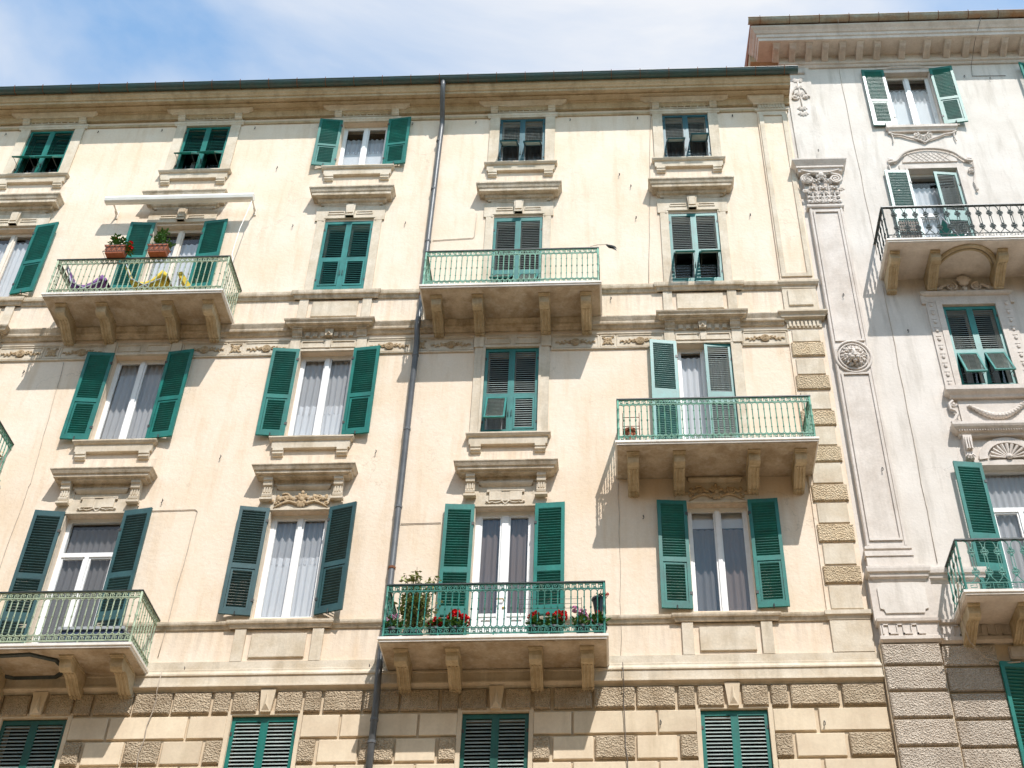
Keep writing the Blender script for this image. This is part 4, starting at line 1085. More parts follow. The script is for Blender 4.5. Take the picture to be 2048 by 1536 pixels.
window(GB, F, 9.2, 11.9); pair(GB, F, 9.2, 11.9, 'green_deep', 172, None, sections=[(.05, .965)], pitch=.062)
window(GB, G, 25.82, 27.93, cur=[('blind_white', 0, .6)]); pair(GB, G, 25.82, 27.93, 'green_deep', 166, 166)
# surrounds on the grey building
s5 = MB(); s5.mould([(0, 25.6), (.06, 25.6), (.08, 25.66), (.12, 25.7), (.12, 25.78), (0, 25.8)], F-.70, F+.70)
for s_ in (-1, 1):
    s5.tube([(F+s_*x, -.04, z) for x, z in ((.78, 25.6), (.66, 25.52), (.5, 25.5), (.36, 25.42), (.22, 25.36), (.1, 25.3), (0, 25.22))], .025, 6)
    spiral(s5, F+s_*.16, 25.5, .075, 1.4, -.05, .02, s_, 1); s5.tube([(F+s_*.72, -.04, 25.58), (F+s_*.7, -.04, 25.4), (F+s_*.72, -.04, 25.25)], .016, 5)
for i in range(7): leafblob(s5, F, 25.48, -.045, .2, -math.pi/2+(i-3)*.42, .35, .05)
part('window_sill', s5, gm, GB)
s5 = MB(); s5.frame(F-.66, F+.66, 25.8, 28.0, .10, -.025, 0, wb=0); s5.tube([(F+x, -.05, z) for x, z in ((-.75, 28.0), (-.5, 28.02), (-.35, 28.08), (.35, 28.08), (.5, 28.02), (.75, 28.0))], .022, 5)
part('window_surround', s5, gm, GB)
s4 = MB(); s4.frame(F-.72, F+.72, 20.98, 24.46, .16, -.035, 0, wb=0); s4.frame(F-.6, F+.6, 20.98, 24.35, .05, -.055, -.036, wb=0)
arch = [(F+.62*math.cos(a), 24.55+.38*math.sin(a)) for a in [math.pi*i/12 for i in range(13)]]
s4.plate(arch, 0, -.03)
s4.tube([(x, -.06, z) for x, z in [(F+.95, 24.5), (F+.78, 24.55)]+[(F+.7*math.cos(a), 24.58+.40*math.sin(a)) for a in [math.pi*(i+1)/14 for i in range(13)]]+[(F-.78, 24.55), (F-.95, 24.5)]], .035, 6)
for i in range(-5, 6):
    for s_ in (-1, 1):
        x0_ = F+i*.12; s4.tube([(x0_-s_*.1, -.034, 24.56), (x0_+s_*.16, -.034, 24.56+.30)], .008, 4) if abs(i) < 4 else None
for s_ in (-1, 1):
    spiral(s4, F+s_*.88, 24.2, .1, 1.5, -.045, .024, s_, 1); s4.tube([(F+s_*.95, -.04, 24.45), (F+s_*.92, -.04, 24.1), (F+s_*.84, -.04, 23.8), (F+s_*.86, -.04, 23.6)], .022, 5); s4.ell((F+s_*.86, -.05, 23.55), .04, .03, .04, 6, 4)
    leafblob(s4, F+s_*.78, 24.5, -.05, .26, (.9 if s_ > 0 else math.pi-.9), .4, .04)
part('window_surround', s4, gm, GB)
s3 = MB(); s3.frame(F-.86, F+.86, 17.84, 20.36, .2, -.035, 0, wb=0); s3.frame(F-.66, F+.66, 17.84, 20.18, .12, -.055, 0, wb=0)
for s_ in (-1, 1):
    x = F+s_*.76
    for i in range(10):
        z = 17.95+i*.235; s3.ell((x, -.045, z), .04, .02, .055, 6, 4); s3.box(x-.05, x+.05, -.045, -.036, z+.07, z+.09)
    s3.box(*sorted((F+s_*.86, F+s_*.94)), -.05, 0, 20.1, 20.36)
s3.mould([(.035, 20.30), (.07, 20.32), (.10, 20.36), (.10, 20.4), (0, 20.42)], F-.84, F+.84)
for s_ in (-1, 1):
    spiral(s3, F+s_*.26, 20.56, .12, 1.8, -.05, .03, s_, 1.2); s3.tube([(F+s_*.35, -.05, 20.62), (F+s_*.55, -.05, 20.5), (F+s_*.8, -.05, 20.42)], .03, 6)
    leafblob(s3, F+s_*.5, 20.46, -.05, .16, 1.57, .4, .04)
s3.ell((F, -.09, 20.68), .12, .09, .13, 10, 7); s3.ell((F, -.05, 20.48), .06, .05, .1, 8, 5)
for i in range(7): leafblob(s3, F, 20.66, -.12, .17, math.pi/2+(i-3)*.45, .3, .03)
part('window_surround', s3, gm, GB)
s3 = MB(); s3.mould([(0, 17.55), (.1, 17.55), (.12, 17.6), (.17, 17.64), (.2, 17.68), (.2, 17.78), (0, 17.8)], F-.72, F+.72)
s3.box(F-.7, F+.7, -.035, 0, 16.85, 17.55)
for s_ in (-1, 1):
    x = F+s_*.82
    s3.tube([(x+s_*dx, -.06, z) for dx, z in ((-.02, 17.5), (.06, 17.42), (.05, 17.3), (-.03, 17.26), (-.06, 17.18), (.02, 17.05), (.08, 16.98), (.05, 16.88), (-.02, 16.9))], .035, 6)
    spiral(s3, x-s_*.02, 17.42, .06, 1.3, -.06, .022, s_, 0); spiral(s3, x+s_*.0, 16.95, .07, 1.4, -.07, .024, -s_, 0)
    spiral(s3, F+s_*.5, 17.38, .06, 1, -.05, .022, s_, 0)
for i in range(17):
    t = i/16; x = F-.5+t; z = 17.36-.26*math.sin(math.pi*t); r = .035+.03*math.sin(math.pi*t)
    s3.ell((x, -.07, z), r*1.2, r, r, 7, 5); leafblob(s3, x, z, -.09, r*2.2, -1.2+2.4*t-1.2*0, .4, .03)
part('window_sill', s3, gm, GB)
s2 = MB(); s2.mould([(0, 16.62), (.1, 16.62), (.12, 16.68), (.16, 16.7), (.22, 16.76), (.24, 16.8), (.24, 16.86), (0, 16.88)], F-.72, F+.72)
for i in range(36): s2.ell((F-.84+i*.048, -.17, 16.70), .017, .017, .02, 6, 4)
for s_ in (-1, 1):
    x = F+s_*.72
    s2.side([(0, 16.6), (-.16, 16.6), (-.16, 16.5), (-.1, 16.3), (-.1, 16.18), (0, 16.1)], x-.08, x+.08)
    for q in (-.045, 0, .045): s2.box(x+q-.012, x+q+.012, -.175, -.08, 16.28, 16.55)
    for i in range(5): leafblob(s2, x, 16.2, -.1, .12, -math.pi/2+(i-2)*.5, .35, .03)
out_ = [(F+.56*math.cos(a), 16.1+.5*math.sin(a)) for a in [math.pi*i/16 for i in range(17)]]; in_ = [(F+.40*math.cos(a), 16.12+.36*math.sin(a)) for a in [math.pi*i/16 for i in range(17)]]
for i in range(16):
    s2.plate([out_[i], out_[i+1], in_[i+1], in_[i]], 0, -.06)
for i in range(11):
    a = math.pi*(i+.5)/11; s2.tube([(F+.06*math.cos(a), -.03, 16.14+.05*math.sin(a)), (F+.36*math.cos(a), -.05, 16.12+.33*math.sin(a))], [.012, .035], 6)
s2.ell((F, -.05, 16.16), .07, .05, .06, 8, 5)
s2.frame(F-.66, F+.66, 12.75, 16.1, .115, -.03, 0, wb=0)
part('window_surround', s2, gm, GB)
# its balconies: wrought iron with scrolls
def grey_balcony(c, zb, half, dep, arc, iron):
    x0, x1 = c-half, c+half; th = .085
    mb = MB(); mb.box(x0, x1, -dep, 0, zb, zb+th*.35); mb.mould([(dep, zb+th*.35), (dep+.02, zb+th*.45), (dep+.02, zb+th), (0, zb+th)], x0+dep, x1-dep)
    bal = part('balcony', mb, 'marble', GB)
    sf = MB(); sf.box(x0+.02, x1-.02, -dep+.02, 0, zb-.018, zb-.002); part('soffit', sf, 'grey_trim', bal)
    for b in (-1.5, -.68, .68, 1.5):
        k = MB(); xb = c+b; pr = bracket_prof('plain', zb-.02, dep); k.side(pr, xb-.1, xb+.1)
        for q in (-.05, 0, .05):
            k.tube([(xb+q, y, z-.002) for y, z in pr if y > -.66*dep and z < zb-.1], .015, 5)
        part('bracket', k, 'bracket_stone', bal)
    zf = zb+th; zt = zf+1.0; yr = -dep+.045; a, b = x0+.045, x1-.045
    hr = MB(); hr.box(a-.025, b+.025, yr-.03, yr+.03, zt-.025, zt); hr.box(a-.03, a+.03, yr+.03, 0, zt-.025, zt); hr.box(b-.03, b+.03, yr+.03, 0, zt-.025, zt)
    part('handrail', hr, 'handrail', bal)
    fr_ = MB(); q = .009
    for z in (zf+.03, zf+.16): fr_.tube([(a, 0, yr)] and [(a, yr, z), (b, yr, z)], q, 4); fr_.tube([(a, yr, z), (a, 0, z)], q, 4); fr_.tube([(b, yr, z), (b, 0, z)], q, 4)
    n = round((b-a)/.21); u = (b-a)/n
    ms = max(2, round(-yr/.21)); us = -yr/ms
    def fret(t0, u_):
        return [[(t0+.1*u_, .035), (t0+.1*u_, .15), (t0+.85*u_, .15), (t0+.85*u_, .07), (t0+.4*u_, .07), (t0+.4*u_, .115), (t0+.6*u_, .115)]]
    for i in range(n):
        for pl_ in fret(a+i*u, u): fr_.tube([(x, yr, zf+z) for x, z in pl_], .007, 4)
    for x in (a, b):
        for i in range(ms):
            for pl_ in fret(yr+i*us, us): fr_.tube([(x, y, zf+z) for y, z in pl_], .007, 4)
    o = part('fretwork', fr_, iron, bal); o['kind'] = 'stuff'
    def bmesh_(u_):
        k = MB(); h = zt-.03-zf-.16; r = u_/2
        for s_ in (-1, 1):
            k.tube([(s_*.022, 0, .1), (s_*.022, 0, h-.16), (s_*.022, 0, h-r)]+[(s_*(r-(r-.022)*math.cos(t)), 0, h-r+(r)*math.sin(t)) for t in [math.pi/2*j/4 for j in range(1, 5)]], .0085, 4)
            k.tube([(s_*.022, 0, .1), (s_*.05, 0, .06), (s_*r*.9, 0, .0)], .0085, 4)
            for zc in (h-.22, .2):
                spr = [(s_*(.03+.03*math.sin(t)), 0, zc+.045*math.cos(t)) for t in [i_*.7 for i_ in range(6)]]; k.tube(spr, .008, 4)
        for zc in (h-.22, .2): k.box(-.045, .045, -.012, .012, zc-.012, zc+.012); k.ell((0, 0, zc+.06), .016, .012, .04, 6, 4); k.ell((0, 0, zc-.06), .016, .012, .04, 6, 4)
        return k.mesh('baluster', iron, False, (0, 0, 0))[0]
    me = bmesh_(u); me2 = bmesh_(us)
    for i in range(1, n): put('baluster', me, (a+i*u, yr, zf+.16), bal)
    for x in (a, b):
        for i in range(1, ms):
            o = put('baluster', me2, (x, yr+i*us, zf+.16), bal); o.rotation_euler = (0, 0, math.pi/2)
    for x in (a, b):
        p_ = MB(); p_.lathe((x, yr, zf), [(.02, 0), (.03, .03), (.018, .06), (.02, .3), (.028, .33), (.018, .36), (.02, .6), (.028, .64), (.018, .68), (.02, .98)], 7); part('corner_post', p_, iron, bal)
    if arc:
        k = MB()
        for r, w in ((.68, .05), (.60, .03)):
            k.tube([(c+r*math.cos(t), -.1-1.25*r*math.sin(t), zb-.03) for t in [math.pi*i/20 for i in range(21)]], w, 6)
        part('soffit_arch', k, 'bracket_stone', bal, smooth=True)
    return bal
grey_balcony(F, 20.86, 1.67, 1.08, True, 'iron_grey_green')
grey_balcony(F, 12.64, 1.67, 1.05, False, 'iron_teal')
for x, z in ((6.75, 24.95), (6.72, 20.35), (11.2, 27.6), (6.85, 15.9), (7.9, 19.4), (10.6, 27.7)): hook(GB, x, z, -.1 if x < 7.1 else 0)
# junction box by the street-floor shutter
# ------------------------------------------------------------------ the house across the street (behind the viewer; it closes the street and shows in the panes)
OB = thing('apartment_building', 'ochre building across the street, mirrored faintly in the window panes', 'building', (0, -29, 0))
m = MB(); m.box(-46, 46, -36, -25, 0, 23.5); part('wall', m, 'ochre_plaster', OB)
m = MB(); m.side([(-24.3, 23.5), (-24.3, 23.75), (-30.5, 26), (-36.7, 23.75), (-36.7, 23.5)], -46.5, 46.5); part('roof', m, 'roof_tile', OB)
m = MB(); m.box(-46, 46, -24.98, -24.8, 4.6, 4.9); m.box(-46, 46, -24.98, -24.85, 12.4, 12.6); part('string_course', m, 'trim_stone', OB)
wf = MB(); wf.frame(-.75, .75, 0, 2.5, .16, .0, .07); wf.box(-.95, .95, 0, .3, 2.56, 2.7); wf.box(-.9, .9, 0, .2, -.12, 0)
wme = wf.mesh('window_surround', 'trim_stone', False, (0, 0, 0))[0]
sh = MB(); sh.box(-.59, -.005, 0, .04, .16, 2.34); sh.box(.005, .59, 0, .04, .16, 2.34)
for i in range(30):
    for a, b in ((-.53, -.06), (.06, .53)): sh.box(a, b, .04, .05, .25+i*.068, .285+i*.068)
sme = sh.mesh('shutter', 'green_dark', False, (0, 0, 0))[0]
for r in range(5):
    for i in range(-6, 7):
        wo = put('window_surround', wme, (i*3.4, -24.999, 1.3+r*4.2), OB); put('shutter', sme, (i*3.4, -24.995, 1.3+r*4.2), wo)
# ------------------------------------------------------------------ loose things
# awning over the left balcony
aw = thing('awning', 'rolled white awning with crank rod above the left upper balcony', 'awning', (B, -.3, 23.4))
ax0, ax1, ay, az = -9.25, -5.93, -.36, 23.5
m = MB(); prof = [(-.09, -.07), (-.11, 0), (-.08, .075), (0, .095), (.07, .08), (.08, 0), (.05, -.08), (-.04, -.10)]
m.side([(ay+y, az+z) for y, z in prof], ax0, ax1); part('cassette', m, 'awning_white', aw)
for x in (ax0+.16, ax1-.04):
    m = MB(); m.box(x-.012, x+.012, ay, 0, az-.06, az-.035); m.box(x-.035, x+.035, -.02, 0, az-.2, az+.04); m.tube([(x, -.02, az-.15), (x, -.16, az-.09)], .014, 5)
    part('wall_bracket', m, 'cream_paint', aw)
m = MB(); m.tube([(ax1-.03, ay-.02, az-.06), (ax1-.02, ay-.04, az-.2), (-5.97, -.62, 22.2), (-5.98, -.66, 21.6)], .009, 5); m.tube([(-5.98, -.66, 21.6), (-5.98, -.66, 21.35), (-5.93, -.68, 21.25), (-5.93, -.68, 21.1)], .012, 5)
part('crank_rod', m, 'awning_white', aw)
# plants
def leaves(mb, c, r, n, size, droop=0., cone=0.):
    for _ in range(n):
        while True:
            d = Vector((random.uniform(-1, 1), random.uniform(-1, 1), random.uniform(-1, 1)))
            if d.length < 1: break
        p = Vector((c[0]+d.x*r[0], c[1]+d.y*r[1], c[2]+d.z*r[2]))
        a = random.uniform(0, 6.28); b = random.uniform(-.9, .9); L = size*random.uniform(.6, 1.3)
        u = Vector((math.cos(a)*math.cos(b), math.sin(a)*math.cos(b), math.sin(b)-droop)).normalized()
        w = u.cross(Vector((random.uniform(-.4, .4), random.uniform(-.4, .4), 1))).normalized()*L*.3
        nrm = u.cross(w).normalized()*L*.08
        mb.add([p, p+u*L*.45+w+nrm, p+u*L, p+u*L*.45-w+nrm], [(0, 1, 2), (0, 2, 3)])
def blossom(mb, c, r, n=16):
    for i in range(n):
        d = Vector((random.gauss(0, 1), random.gauss(0, 1), random.gauss(0, 1)+.3)).normalized()*r*random.uniform(.7, 1)
        p = Vector(c)+d; t = d.cross(Vector((.3, .2, 1))).normalized()*r*.45; b = d.cross(t).normalized()*r*.45
        q = d.normalized()*r*.12
        mb.add([p-t, p-b+q, p+t, p+b+q, p-q*2], [(0, 1, 4), (1, 2, 4), (2, 3, 4), (3, 0, 4)])
def stems(mb, base, tops, r=.006):
    for t in tops:
        b = Vector(base); t = Vector(t); mid = (b+t)/2+Vector((random.uniform(-.03, .03), random.uniform(-.03, .03), .03)); mb.tube([b, mid, t], [r, r*.9, r*.6], 4)
def trough_box(o, x0, x1, y0, y1, z0, z1, m):
    t = MB(); e = .02
    t.add([(x0+e, y0+e, z0), (x1-e, y0+e, z0), (x1-e, y1-e, z0), (x0+e, y1-e, z0), (x0, y0, z1), (x1, y0, z1), (x1, y1, z1), (x0, y1, z1), (x0+.02, y0+.02, z1), (x1-.02, y0+.02, z1), (x1-.02, y1-.02, z1), (x0+.02, y1-.02, z1), (x0+.03, y0+.03, z1-.05), (x1-.03, y0+.03, z1-.05), (x1-.03, y1-.03, z1-.05), (x0+.03, y1-.03, z1-.05)],
          [(0, 3, 2, 1), (0, 1, 5, 4), (1, 2, 6, 5), (2, 3, 7, 6), (3, 0, 4, 7), (4, 5, 9, 8), (5, 6, 10, 9), (6, 7, 11, 10), (7, 4, 8, 11), (8, 9, 13, 12), (9, 10, 14, 13), (10, 11, 15, 14), (11, 8, 12, 15), (12, 13, 14, 15)])
    for z in (z1-.03,):
        t.box(x0-.012, x1+.012, y0-.012, y0+.0, z, z1+.004); t.box(x0-.012, x1+.012, y1, y1+.012, z, z1+.004)
    part('trough', t, m, o)
def flower_trough(name, label, x, y, z, w, flowers, leafy, cat='flower box', m='terracotta', hgt=.2, dep=.2):
    o = thing(name, label, cat, (x, y, z))
    trough_box(o, x-w/2, x+w/2, y-dep/2, y+dep/2, z, z+hgt, m)
    lf = MB(); tops = []
    for dx, dz, r, n in leafy:
        leaves(lf, (x+dx, y, z+hgt+dz), (r, r*.8, r), n, .075); tops.append((x+dx, y, z+hgt+dz))
    part('foliage', lf, 'leaf', o)
    st = MB(); stems(st, (x, y, z+hgt-.05), tops)
    for i, (dx, dy, dz, r, fm) in enumerate(flowers): stems(st, (x+dx*.5, y, z+hgt-.04), [(x+dx, y+dy, z+hgt+dz)])
    part('stems', st, 'leaf', o)
    for dx, dy, dz, r, fm in flowers:
        b = MB(); blossom(b, (x+dx, y+dy, z+hgt+dz), r, 22); part('flower', b, fm, o)
    return o
def cage(o, x, y, z, w, dep=.22, hgt=.2):
    m = MB()
    for zz_ in (z+hgt+.012, z+.02):
        m.tube([(x-w/2-.02, y-dep/2, zz_), (x+w/2+.02, y-dep/2, zz_), (x+w/2+.02, y+dep/2, zz_), (x-w/2-.02, y+dep/2, zz_)], .007, 4, closed=True)
    n = 4
    for i in range(n):
        a = x-w/2+w*i/n; b = a+w/n
        m.tube([(a, y-dep/2-.005, z+.02), (b, y-dep/2-.005, z+hgt+.01)], .005, 4); m.tube([(b, y-dep/2-.005, z+.02), (a, y-dep/2-.005, z+hgt+.01)], .005, 4)
    part('wire_holder', m, 'iron_black', o)
ZB4 = 20.955
o = flower_trough('flower_box', 'terracotta flower box with red geraniums on the left of the upper balcony rail', -8.23, -1.10, ZB4+.0, .42, [(.24, 0, .17, .05, 'petal_red'), (.29, -.03, -.03, .06, 'petal_red'), (-.1, 0, .3, .035, 'petal_red')], [(-.06, .1, .13, 110), (.05, .2, .11, 90), (.22, .03, .11, 80), (-.1, .3, .09, 60), (.26, -.06, .08, 40)]); cage(o, -8.23, -1.10, ZB4, .42)
o = flower_trough('flower_box', 'terracotta flower box with upright green shoots on the upper balcony rail', -7.35, -1.10, ZB4+.0, .40, [], [(-.05, .1, .1, 70), (-.05, .25, .1, 80), (-.02, .4, .09, 60), (.03, .5, .06, 30), (.2, .1, .08, 45)]); cage(o, -7.35, -1.10, ZB4, .40)
# lounging chairs on the upper left balcony
def sling_chair(label, x, y, z, m1, m2, sx=1, back=.55, up_=.0):
    o = thing('sling_chair', label, 'chair', (x, y, z))
    f = MB()
    for yy in (y-.24, y+.24):
        f.tube([(x-.38*sx, yy, z), (x+.30*sx, yy, z+.42), (x+.5*sx, yy, z+.42+back*.9)], .014, 5); f.tube([(x+.36*sx, yy, z), (x-.32*sx, yy, z+.40)], .014, 5)
    f.tube([(x+.5*sx, y-.24, z+.42+back*.9), (x+.5*sx, y+.24, z+.42+back*.9)], .014, 5)
    part('frame', f, 'grey_metal', o)
    c = MB(); pts = [(-.42, .30+up_), (-.3, .42+up_), (-.12, .40), (0, .33), (.18, .36), (.3, .46), (.4, .42+back*.55), (.5, .42+back*.92)]; n = len(pts)
    vs = [(x+sx*a, y-.22, z+b) for a, b in pts]+[(x+sx*a, y+.22, z+b) for a, b in pts]+[(x+sx*a, y-.22, z+b-.12) for a, b in pts]+[(x+sx*a, y+.22, z+b-.12) for a, b in pts]
    fs = [(i, i+1, n+i+1, n+i) for i in range(n-1)]+[(2*n+i, 3*n+i, 3*n+i+1, 2*n+i+1) for i in range(n-1)]+[(i, 2*n+i, 2*n+i+1, i+1) for i in range(n-1)]+[(n+i, n+i+1, 3*n+i+1, 3*n+i) for i in range(n-1)]
    c.add(vs, fs); part('seat', c, m1, o, smooth=True)
    return o
ZF4 = 19.955
sling_chair('purple cushioned lounge chair behind the left end of the upper balcony railing', -8.75, -.72, ZF4+.0, 'fabric_purple', 'grey_metal', -1, .55, .2)
sling_chair('mustard yellow deck chair behind the upper left balcony railing', -7.5, -.76, ZF4, 'fabric_yellow', 'grey_metal', -1, .5, .26)
o = thing('table', 'mustard yellow folded table leaning on the upper left balcony', 'table', (-6.72, -.6, ZF4))
m = MB(); m.add([(-6.95, -.86, ZF4+.72), (-6.85, -.86, ZF4+.74), (-6.5, -.86, ZF4+.2), (-6.6, -.86, ZF4+.18), (-6.95, -.5, ZF4+.72), (-6.85, -.5, ZF4+.74), (-6.5, -.5, ZF4+.2), (-6.6, -.5, ZF4+.18)], [(0, 3, 2, 1), (4, 5, 6, 7), (0, 1, 5, 4), (1, 2, 6, 5), (2, 3, 7, 6), (3, 0, 4, 7)]); part('table_top', m, 'fabric_yellow', o)
m = MB()
for x in (-6.9, -6.55): m.tube([(x, -.78, ZF4), (x, -.42, ZF4+.6)], .014, 5); m.tube([(x, -.42, ZF4), (x, -.78, ZF4+.6)], .014, 5)
part('legs', m, 'grey_metal', o)
# ornament on the centre balcony post
o = thing('palm_frond', 'dry dark palm frond tied to the right corner of the upper centre balcony', 'palm frond', (1.7, -1.0, 20.96))
m = MB(); m.tube([(1.69, -1.02, 20.9), (1.69, -1.02, 21.05)], .008, 4); m.tube([(1.55, -1.02, 20.99), (1.7, -1.02, 21.03), (1.9, -1.02, 21.04), (2.02, -1.02, 20.96)], [.006, .008, .008, .004], 4); part('stem', m, 'cable_pale', o)
m = MB()
for i in range(12):
    t = i/11; x = 1.86+.15*t; z = 21.03-.05*t*t
    for s_ in (-1, 1): m.add([(x, -1.02, z), (x+.05, -1.02+s_*.02, z-.02), (x+.09, -1.02+s_*.035, z-.09-.03*t), (x+.03, -1.02+s_*.02, z-.03)], [(0, 1, 2), (0, 2, 3)])
part('leaflets', m, 'iron_black', o)
# plant stand on the right-hand balcony
ZE3 = 15.935
o = thing('plant_stand', 'wire stand holding a terracotta pot at the left end of the right-hand balcony', 'plant stand', (2.25, -.8, ZE3))
m = MB()
for z in (.05, .35, .62): m.tube([(2.12, -.92, ZE3+z), (2.42, -.92, ZE3+z), (2.42, -.66, ZE3+z), (2.12, -.66, ZE3+z)], .008, 4, closed=True)
for x, y in ((2.12, -.92), (2.42, -.92), (2.42, -.66), (2.12, -.66)): m.tube([(x, y, ZE3), (x, y, ZE3+.72)], .008, 4)
part('rack', m, 'rust', o)
m = MB(); m.lathe((2.25, -.79, ZE3+.06), [(.08, 0), (.115, .28), (.13, .28), (.13, .34), (.115, .34), (.1, .3)], 12); part('pot', m, 'terracotta', o)
# centre balcony: shrub, geraniums
ZD2 = 12.045
def pot(o, x, y, z, r=.13, h=.24, m='terracotta'):
    k = MB(); k.lathe((x, y, z), [(r*.7, 0), (r, h*.8), (r*1.1, h*.8), (r*1.1, h), (r*.95, h), (r*.9, h*.85)], 12); part('pot', k, m, o)
o = thing('potted_shrub', 'tall loose pale green shrub in a pot at the left end of the flower balcony', 'shrub', (-1.42, -.62, ZD2)); pot(o, -1.42, -.62, ZD2, .16, .28, 'dark_plastic')
m = MB(); st = MB(); 
for i in range(34):
    a = random.uniform(0, 6.28); rr = random.uniform(.08, .38); h = random.uniform(.4, 1.18)
    tip = Vector((-1.42+rr*math.cos(a)+.05, -.62+rr*.6*math.sin(a), ZD2+.28+h)); stems(st, (-1.42, -.62, ZD2+.26), [tip], .007)
    for k in range(13):
        t = random.uniform(.3, 1.02); p = Vector((-1.42, -.62, ZD2+.26)).lerp(tip, t); leaves(m, p, (.06, .06, .07), 3, .085, .5)
part('foliage', m, 'leaf_pale', o); part('stems', st, 'twig', o)
def geranium(label, x, y, flowers, spread=.14, name='geranium'):
    o = thing(name, label, 'geranium', (x, y, ZD2)); pot(o, x, y, ZD2, .11, .2, 'dark_plastic')
    lf = MB(); leaves(lf, (x, y, ZD2+.28), (spread*1.25, spread, .13), 170, .085); part('foliage', lf, 'leaf', o)
    st = MB()
    for dx, dz, r, fm in flowers: stems(st, (x, y, ZD2+.2), [(x+dx, y-.03, ZD2+dz)])
    part('stems', st, 'leaf', o)
    for dx, dz, r, fm in flowers:
        b = MB(); blossom(b, (x+dx, y-.03, ZD2+dz), r, 26); part('flower', b, fm, o)
R_, P_ = 'petal_red', 'petal_pink'
geranium('pink geranium in the left front corner of the flower balcony', -1.70, -.89, [(-.03, .42, .05, P_), (.06, .44, .04, P_), (-.08, .38, .04, P_)])
geranium('small red geranium beside the shrub on the flower balcony', -1.0, -.88, [(0, .34, .075, R_), (-.08, .3, .05, R_), (.06, .3, .05, R_)])
geranium('large bright red geranium left of the white balcony door', -.68, -.88, [(-.02, .46, .09, R_), (.12, .40, .07, R_), (.18, .33, .075, R_), (-.1, .42, .06, R_)])
geranium('small deep red geranium right of the white balcony door', .60, -.88, [(-.03, .42, .055, R_), (.03, .45, .05, R_), (-.08, .39, .04, R_)], .1)
geranium('large red geranium in front of the right green shutter on the flower balcony', .92, -.88, [(-.1, .44, .035, R_), (.06, .42, .08, R_), (.15, .38, .07, R_), (.16, .45, .05, R_)])
geranium('lilac pink geranium near the right end of the flower balcony', 1.38, -.88, [(-.12, .52, .06, P_), (0, .44, .08, P_), (.04, .38, .06, P_), (.12, .3, .05, P_)])
geranium('sparse red geranium in the right corner of the flower balcony', 1.66, -.88, [(-.03, .46, .035, R_), (.06, .4, .025, R_), (.05, .12, .035, R_)], .1)
o = thing('hanging_planter', 'black hanging planter with small red flowers on the right end of the flower balcony', 'planter', (1.66, -.75, 12.5))
m = MB(); m.lathe((1.64, -.72, 12.55), [(.06, 0), (.10, .28), (.115, .28), (.115, .32), (.09, .32)], 10); m.tube([(1.64, -.72, 12.87), (1.70, -.8, 13.03)], .006, 4); part('pot', m, 'dark_plastic', o)
m = MB(); leaves(m, (1.68, -.75, 12.92), (.1, .08, .05), 30, .06); part('foliage', m, 'leaf', o)
m = MB(); blossom(m, (1.78, -.8, 12.9), .035, 14); blossom(m, (1.74, -.8, 12.96), .025, 12); part('flower', m, R_, o)
o = thing('drying_line', 'thin wire clothes airer fixed on the flower balcony', 'clothes airer', (.9, -.3, 12.9))
m = MB()
for y in (-.25, -.4, -.55): m.tube([(.3, y, 12.98), (1.35, y, 12.98)], .004, 4)
m.tube([(.3, -.05, 12.98), (.3, -.6, 12.98)], .006, 4); m.tube([(1.35, -.05, 12.98), (1.35, -.6, 12.98)], .006, 4); part('rack', m, 'iron_black', o)
# storage bench on lower left balcony
ZB2 = 12.015
o = thing('storage_chest', 'low dark grey storage chest on the lower left balcony', 'chest', (-6.7, -.5, ZB2))
m = MB(); m.box(-7.25, -6.2, -.75, -.3, ZB2, ZB2+.40); part('body', m, 'fabric_navy', o)
m = MB(); m.box(-7.28, -6.17, -.78, -.27, ZB2+.40, ZB2+.45); part('lid', m, 'grey_metal', o)
# plant at left edge balcony
o = thing('hanging_plant', 'orange and green trailing plant on the balcony cut by the left photo edge', 'plant', (-9.62, -.5, 16.0))
pot(o, -9.62, -.45, 15.95, .12, .2, 'dark_plastic'); m = MB(); leaves(m, (-9.6, -.45, 16.3), (.14, .12, .16), 70, .09); part('foliage', m, 'leaf_dry', o)
# things on the grey building's upper balcony
ZF = 20.955
o = thing('folding_chair', 'grey green folding chair behind the grey building balcony railing', 'chair', (9.15, -.55, ZF))
m = MB()
for y in (-.75, -.35): m.tube([(8.9, y, ZF+.95), (9.3, y, ZF)], .016, 5); m.tube([(8.95, y, ZF), (9.35, y, ZF+.48)], .016, 5)
part('frame', m, 'grey_metal', o)
m = MB(); m.box(8.95, 9.35, -.74, -.36, ZF+.45, ZF+.48); part('seat', m, 'green_teal', o)
m = MB(); m.add([(8.92, -.74, ZF+.9), (8.92, -.36, ZF+.9), (9.05, -.36, ZF+.6), (9.05, -.74, ZF+.6), (8.9, -.74, ZF+.88), (8.9, -.36, ZF+.88), (9.03, -.36, ZF+.58), (9.03, -.74, ZF+.58)], [(0, 1, 2, 3), (4, 7, 6, 5), (0, 4, 5, 1), (2, 6, 7, 3), (1, 5, 6, 2), (0, 3, 7, 4)]); part('backrest', m, 'green_teal', o)
o = thing('wicker_screen', 'dark woven wicker screen behind the grey building balcony railing', 'screen', (8.2, -.7, ZF))
m = MB()
for i in range(8):
    m.box(7.98, 8.42, -.72, -.7, ZF+.12+i*.1, ZF+.17+i*.1)
for i in range(9): m.box(7.99+i*.05, 8.005+i*.05, -.73, -.69, ZF, ZF+.9)
part('weave', m, 'wicker', o)
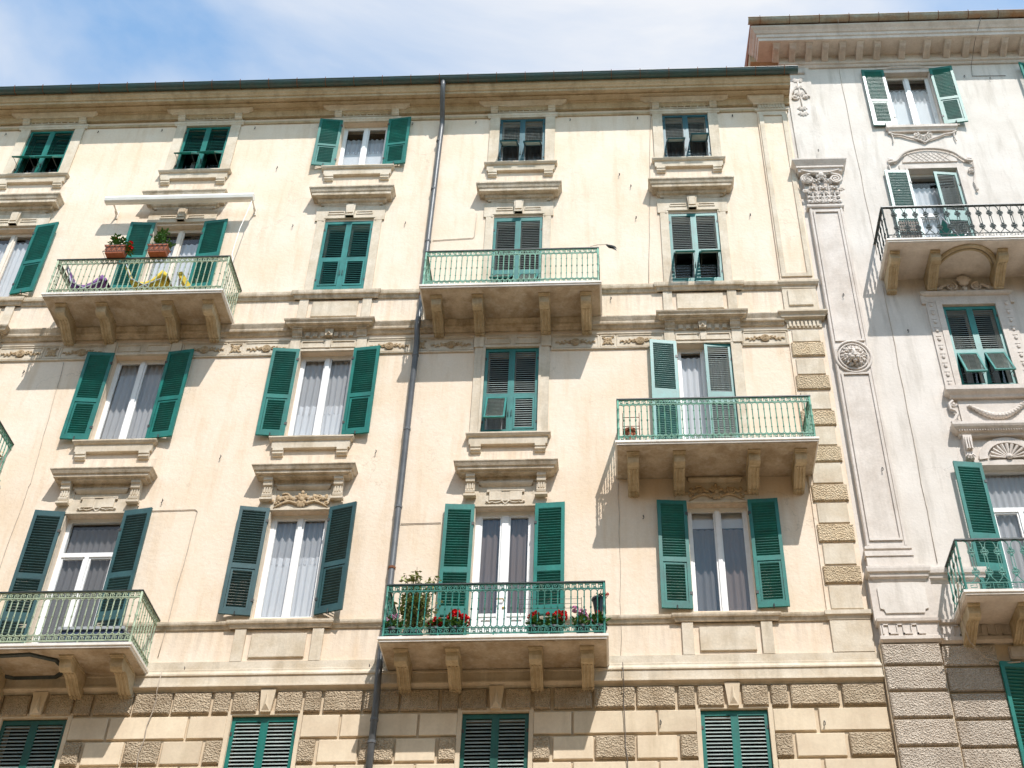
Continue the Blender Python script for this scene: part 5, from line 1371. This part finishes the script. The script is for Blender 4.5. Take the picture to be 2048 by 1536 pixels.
# cables
def cable(label, pts, r=.008, m='cable_pale', name='cable'):
    k = MB(); k.tube(pts, r, 5); c = part(name, k, m, None, smooth=True); tag(c, label, 'cable', 'cables on the facades')
def vert(x0, z0, x1, z1, y=-.012, n=10, j=.012): return [(x0+(x1-x0)*i/n+random.uniform(-j, j), y, z0+(z1-z0)*i/n) for i in range(n+1)]
cable('thin cable running down the cream wall left of the upper right window', [(2.97, -.62, 27.05), (2.98, -.3, 26.9), (2.99, -.06, 26.5)]+vert(2.97, 26.4, 2.75, 20.9, -.012, 8), .006)
cable('thin cable dropping below the upper left balcony beside the third-storey window', vert(-9.15, 19.0, -9.0, 16.0, -.014, 8)+vert(-9.0, 15.9, -9.05, 13.2, -.014, 6), .006, 'cable_pale')
cable('thin cable below the left end of the right-hand balcony', vert(2.02, 15.75, 2.0, 12.2, -.008, 10), .004, 'cable_pale')
cable('cable along the wall joining the downpipe to the balcony door shutters', [(-1.93, -.012, 14.92), (-1.2, -.012, 14.93)], .006, 'cable_dark')
cable('cable making a corner beside the upper centre window', [(-1.9, -.012, 22.35), (-1.02, -.012, 22.40), (-1.0, -.012, 22.45), (-.98, -.012, 23.2)], .007)
cable('cable framing the wall right of the lower left shutters', [(-7.0, -.012, 15.3), (-5.75, -.012, 15.32), (-5.70, -.012, 15.28)]+vert(-5.7, 15.2, -5.8, 12.3, -.012, 8), .007)
cable('dark cable hanging down the rusticated base right of the centre balcony', [(2.02, -.16, 12.0), (2.03, -.17, 11.6)]+vert(2.02, 11.5, 2.08, 9.6, -.105, 8, .02), .008, 'cable_dark')
cable('pale cable running down the base wall left of the second bottom window', [(-5.62, -.16, 11.95), (-5.63, -.16, 11.6)]+vert(-5.64, 11.5, -5.75, 9.6, -.105, 8, .02), .008)
cable('long thin wire descending the grey wall beside the pilaster from the cornice', [(7.62, -.9, 28.9), (7.63, -.4, 28.4), (7.64, -.06, 28.1)]+vert(7.64, 28.0, 7.62, 21.6, -.012, 10), .005, 'cable_pale')
cable('thin wire continuing down the grey wall below the upper grey balcony', vert(7.6, 20.7, 7.52, 13.9, -.012, 12), .006, 'cable_pale')
cable('thin wire hanging from the grey cornice at the right', [(11.1, -.9, 28.95), (10.9, -.5, 28.4), (10.85, -.03, 28.1), (10.8, -.012, 27.7), (11.6, -.012, 27.68)], .007, 'cable_dark')
cable('pale cable sagging under the lower grey balcony to the junction box', [(7.5, -1.0, 12.9), (7.55, -.6, 12.55), (7.7, -.3, 12.2), (7.95, -.15, 11.98), (8.25, -.12, 11.9), (8.5, -.12, 11.92)], .012)
o = thing('junction_box', 'pale junction box under the lower grey balcony at the right photo edge', 'junction box', (8.42, -.15, 11.95))
m = MB(); m.box(8.36, 8.62, -.13, -.05, 11.98, 12.2); part('body', m, 'cable_pale', o)
m = MB(); m.box(8.38, 8.60, -.145, -.13, 12.0, 12.18); part('lid', m, 'cable_pale', o)
print('slat budget left', SLAT_BUDGET[0])
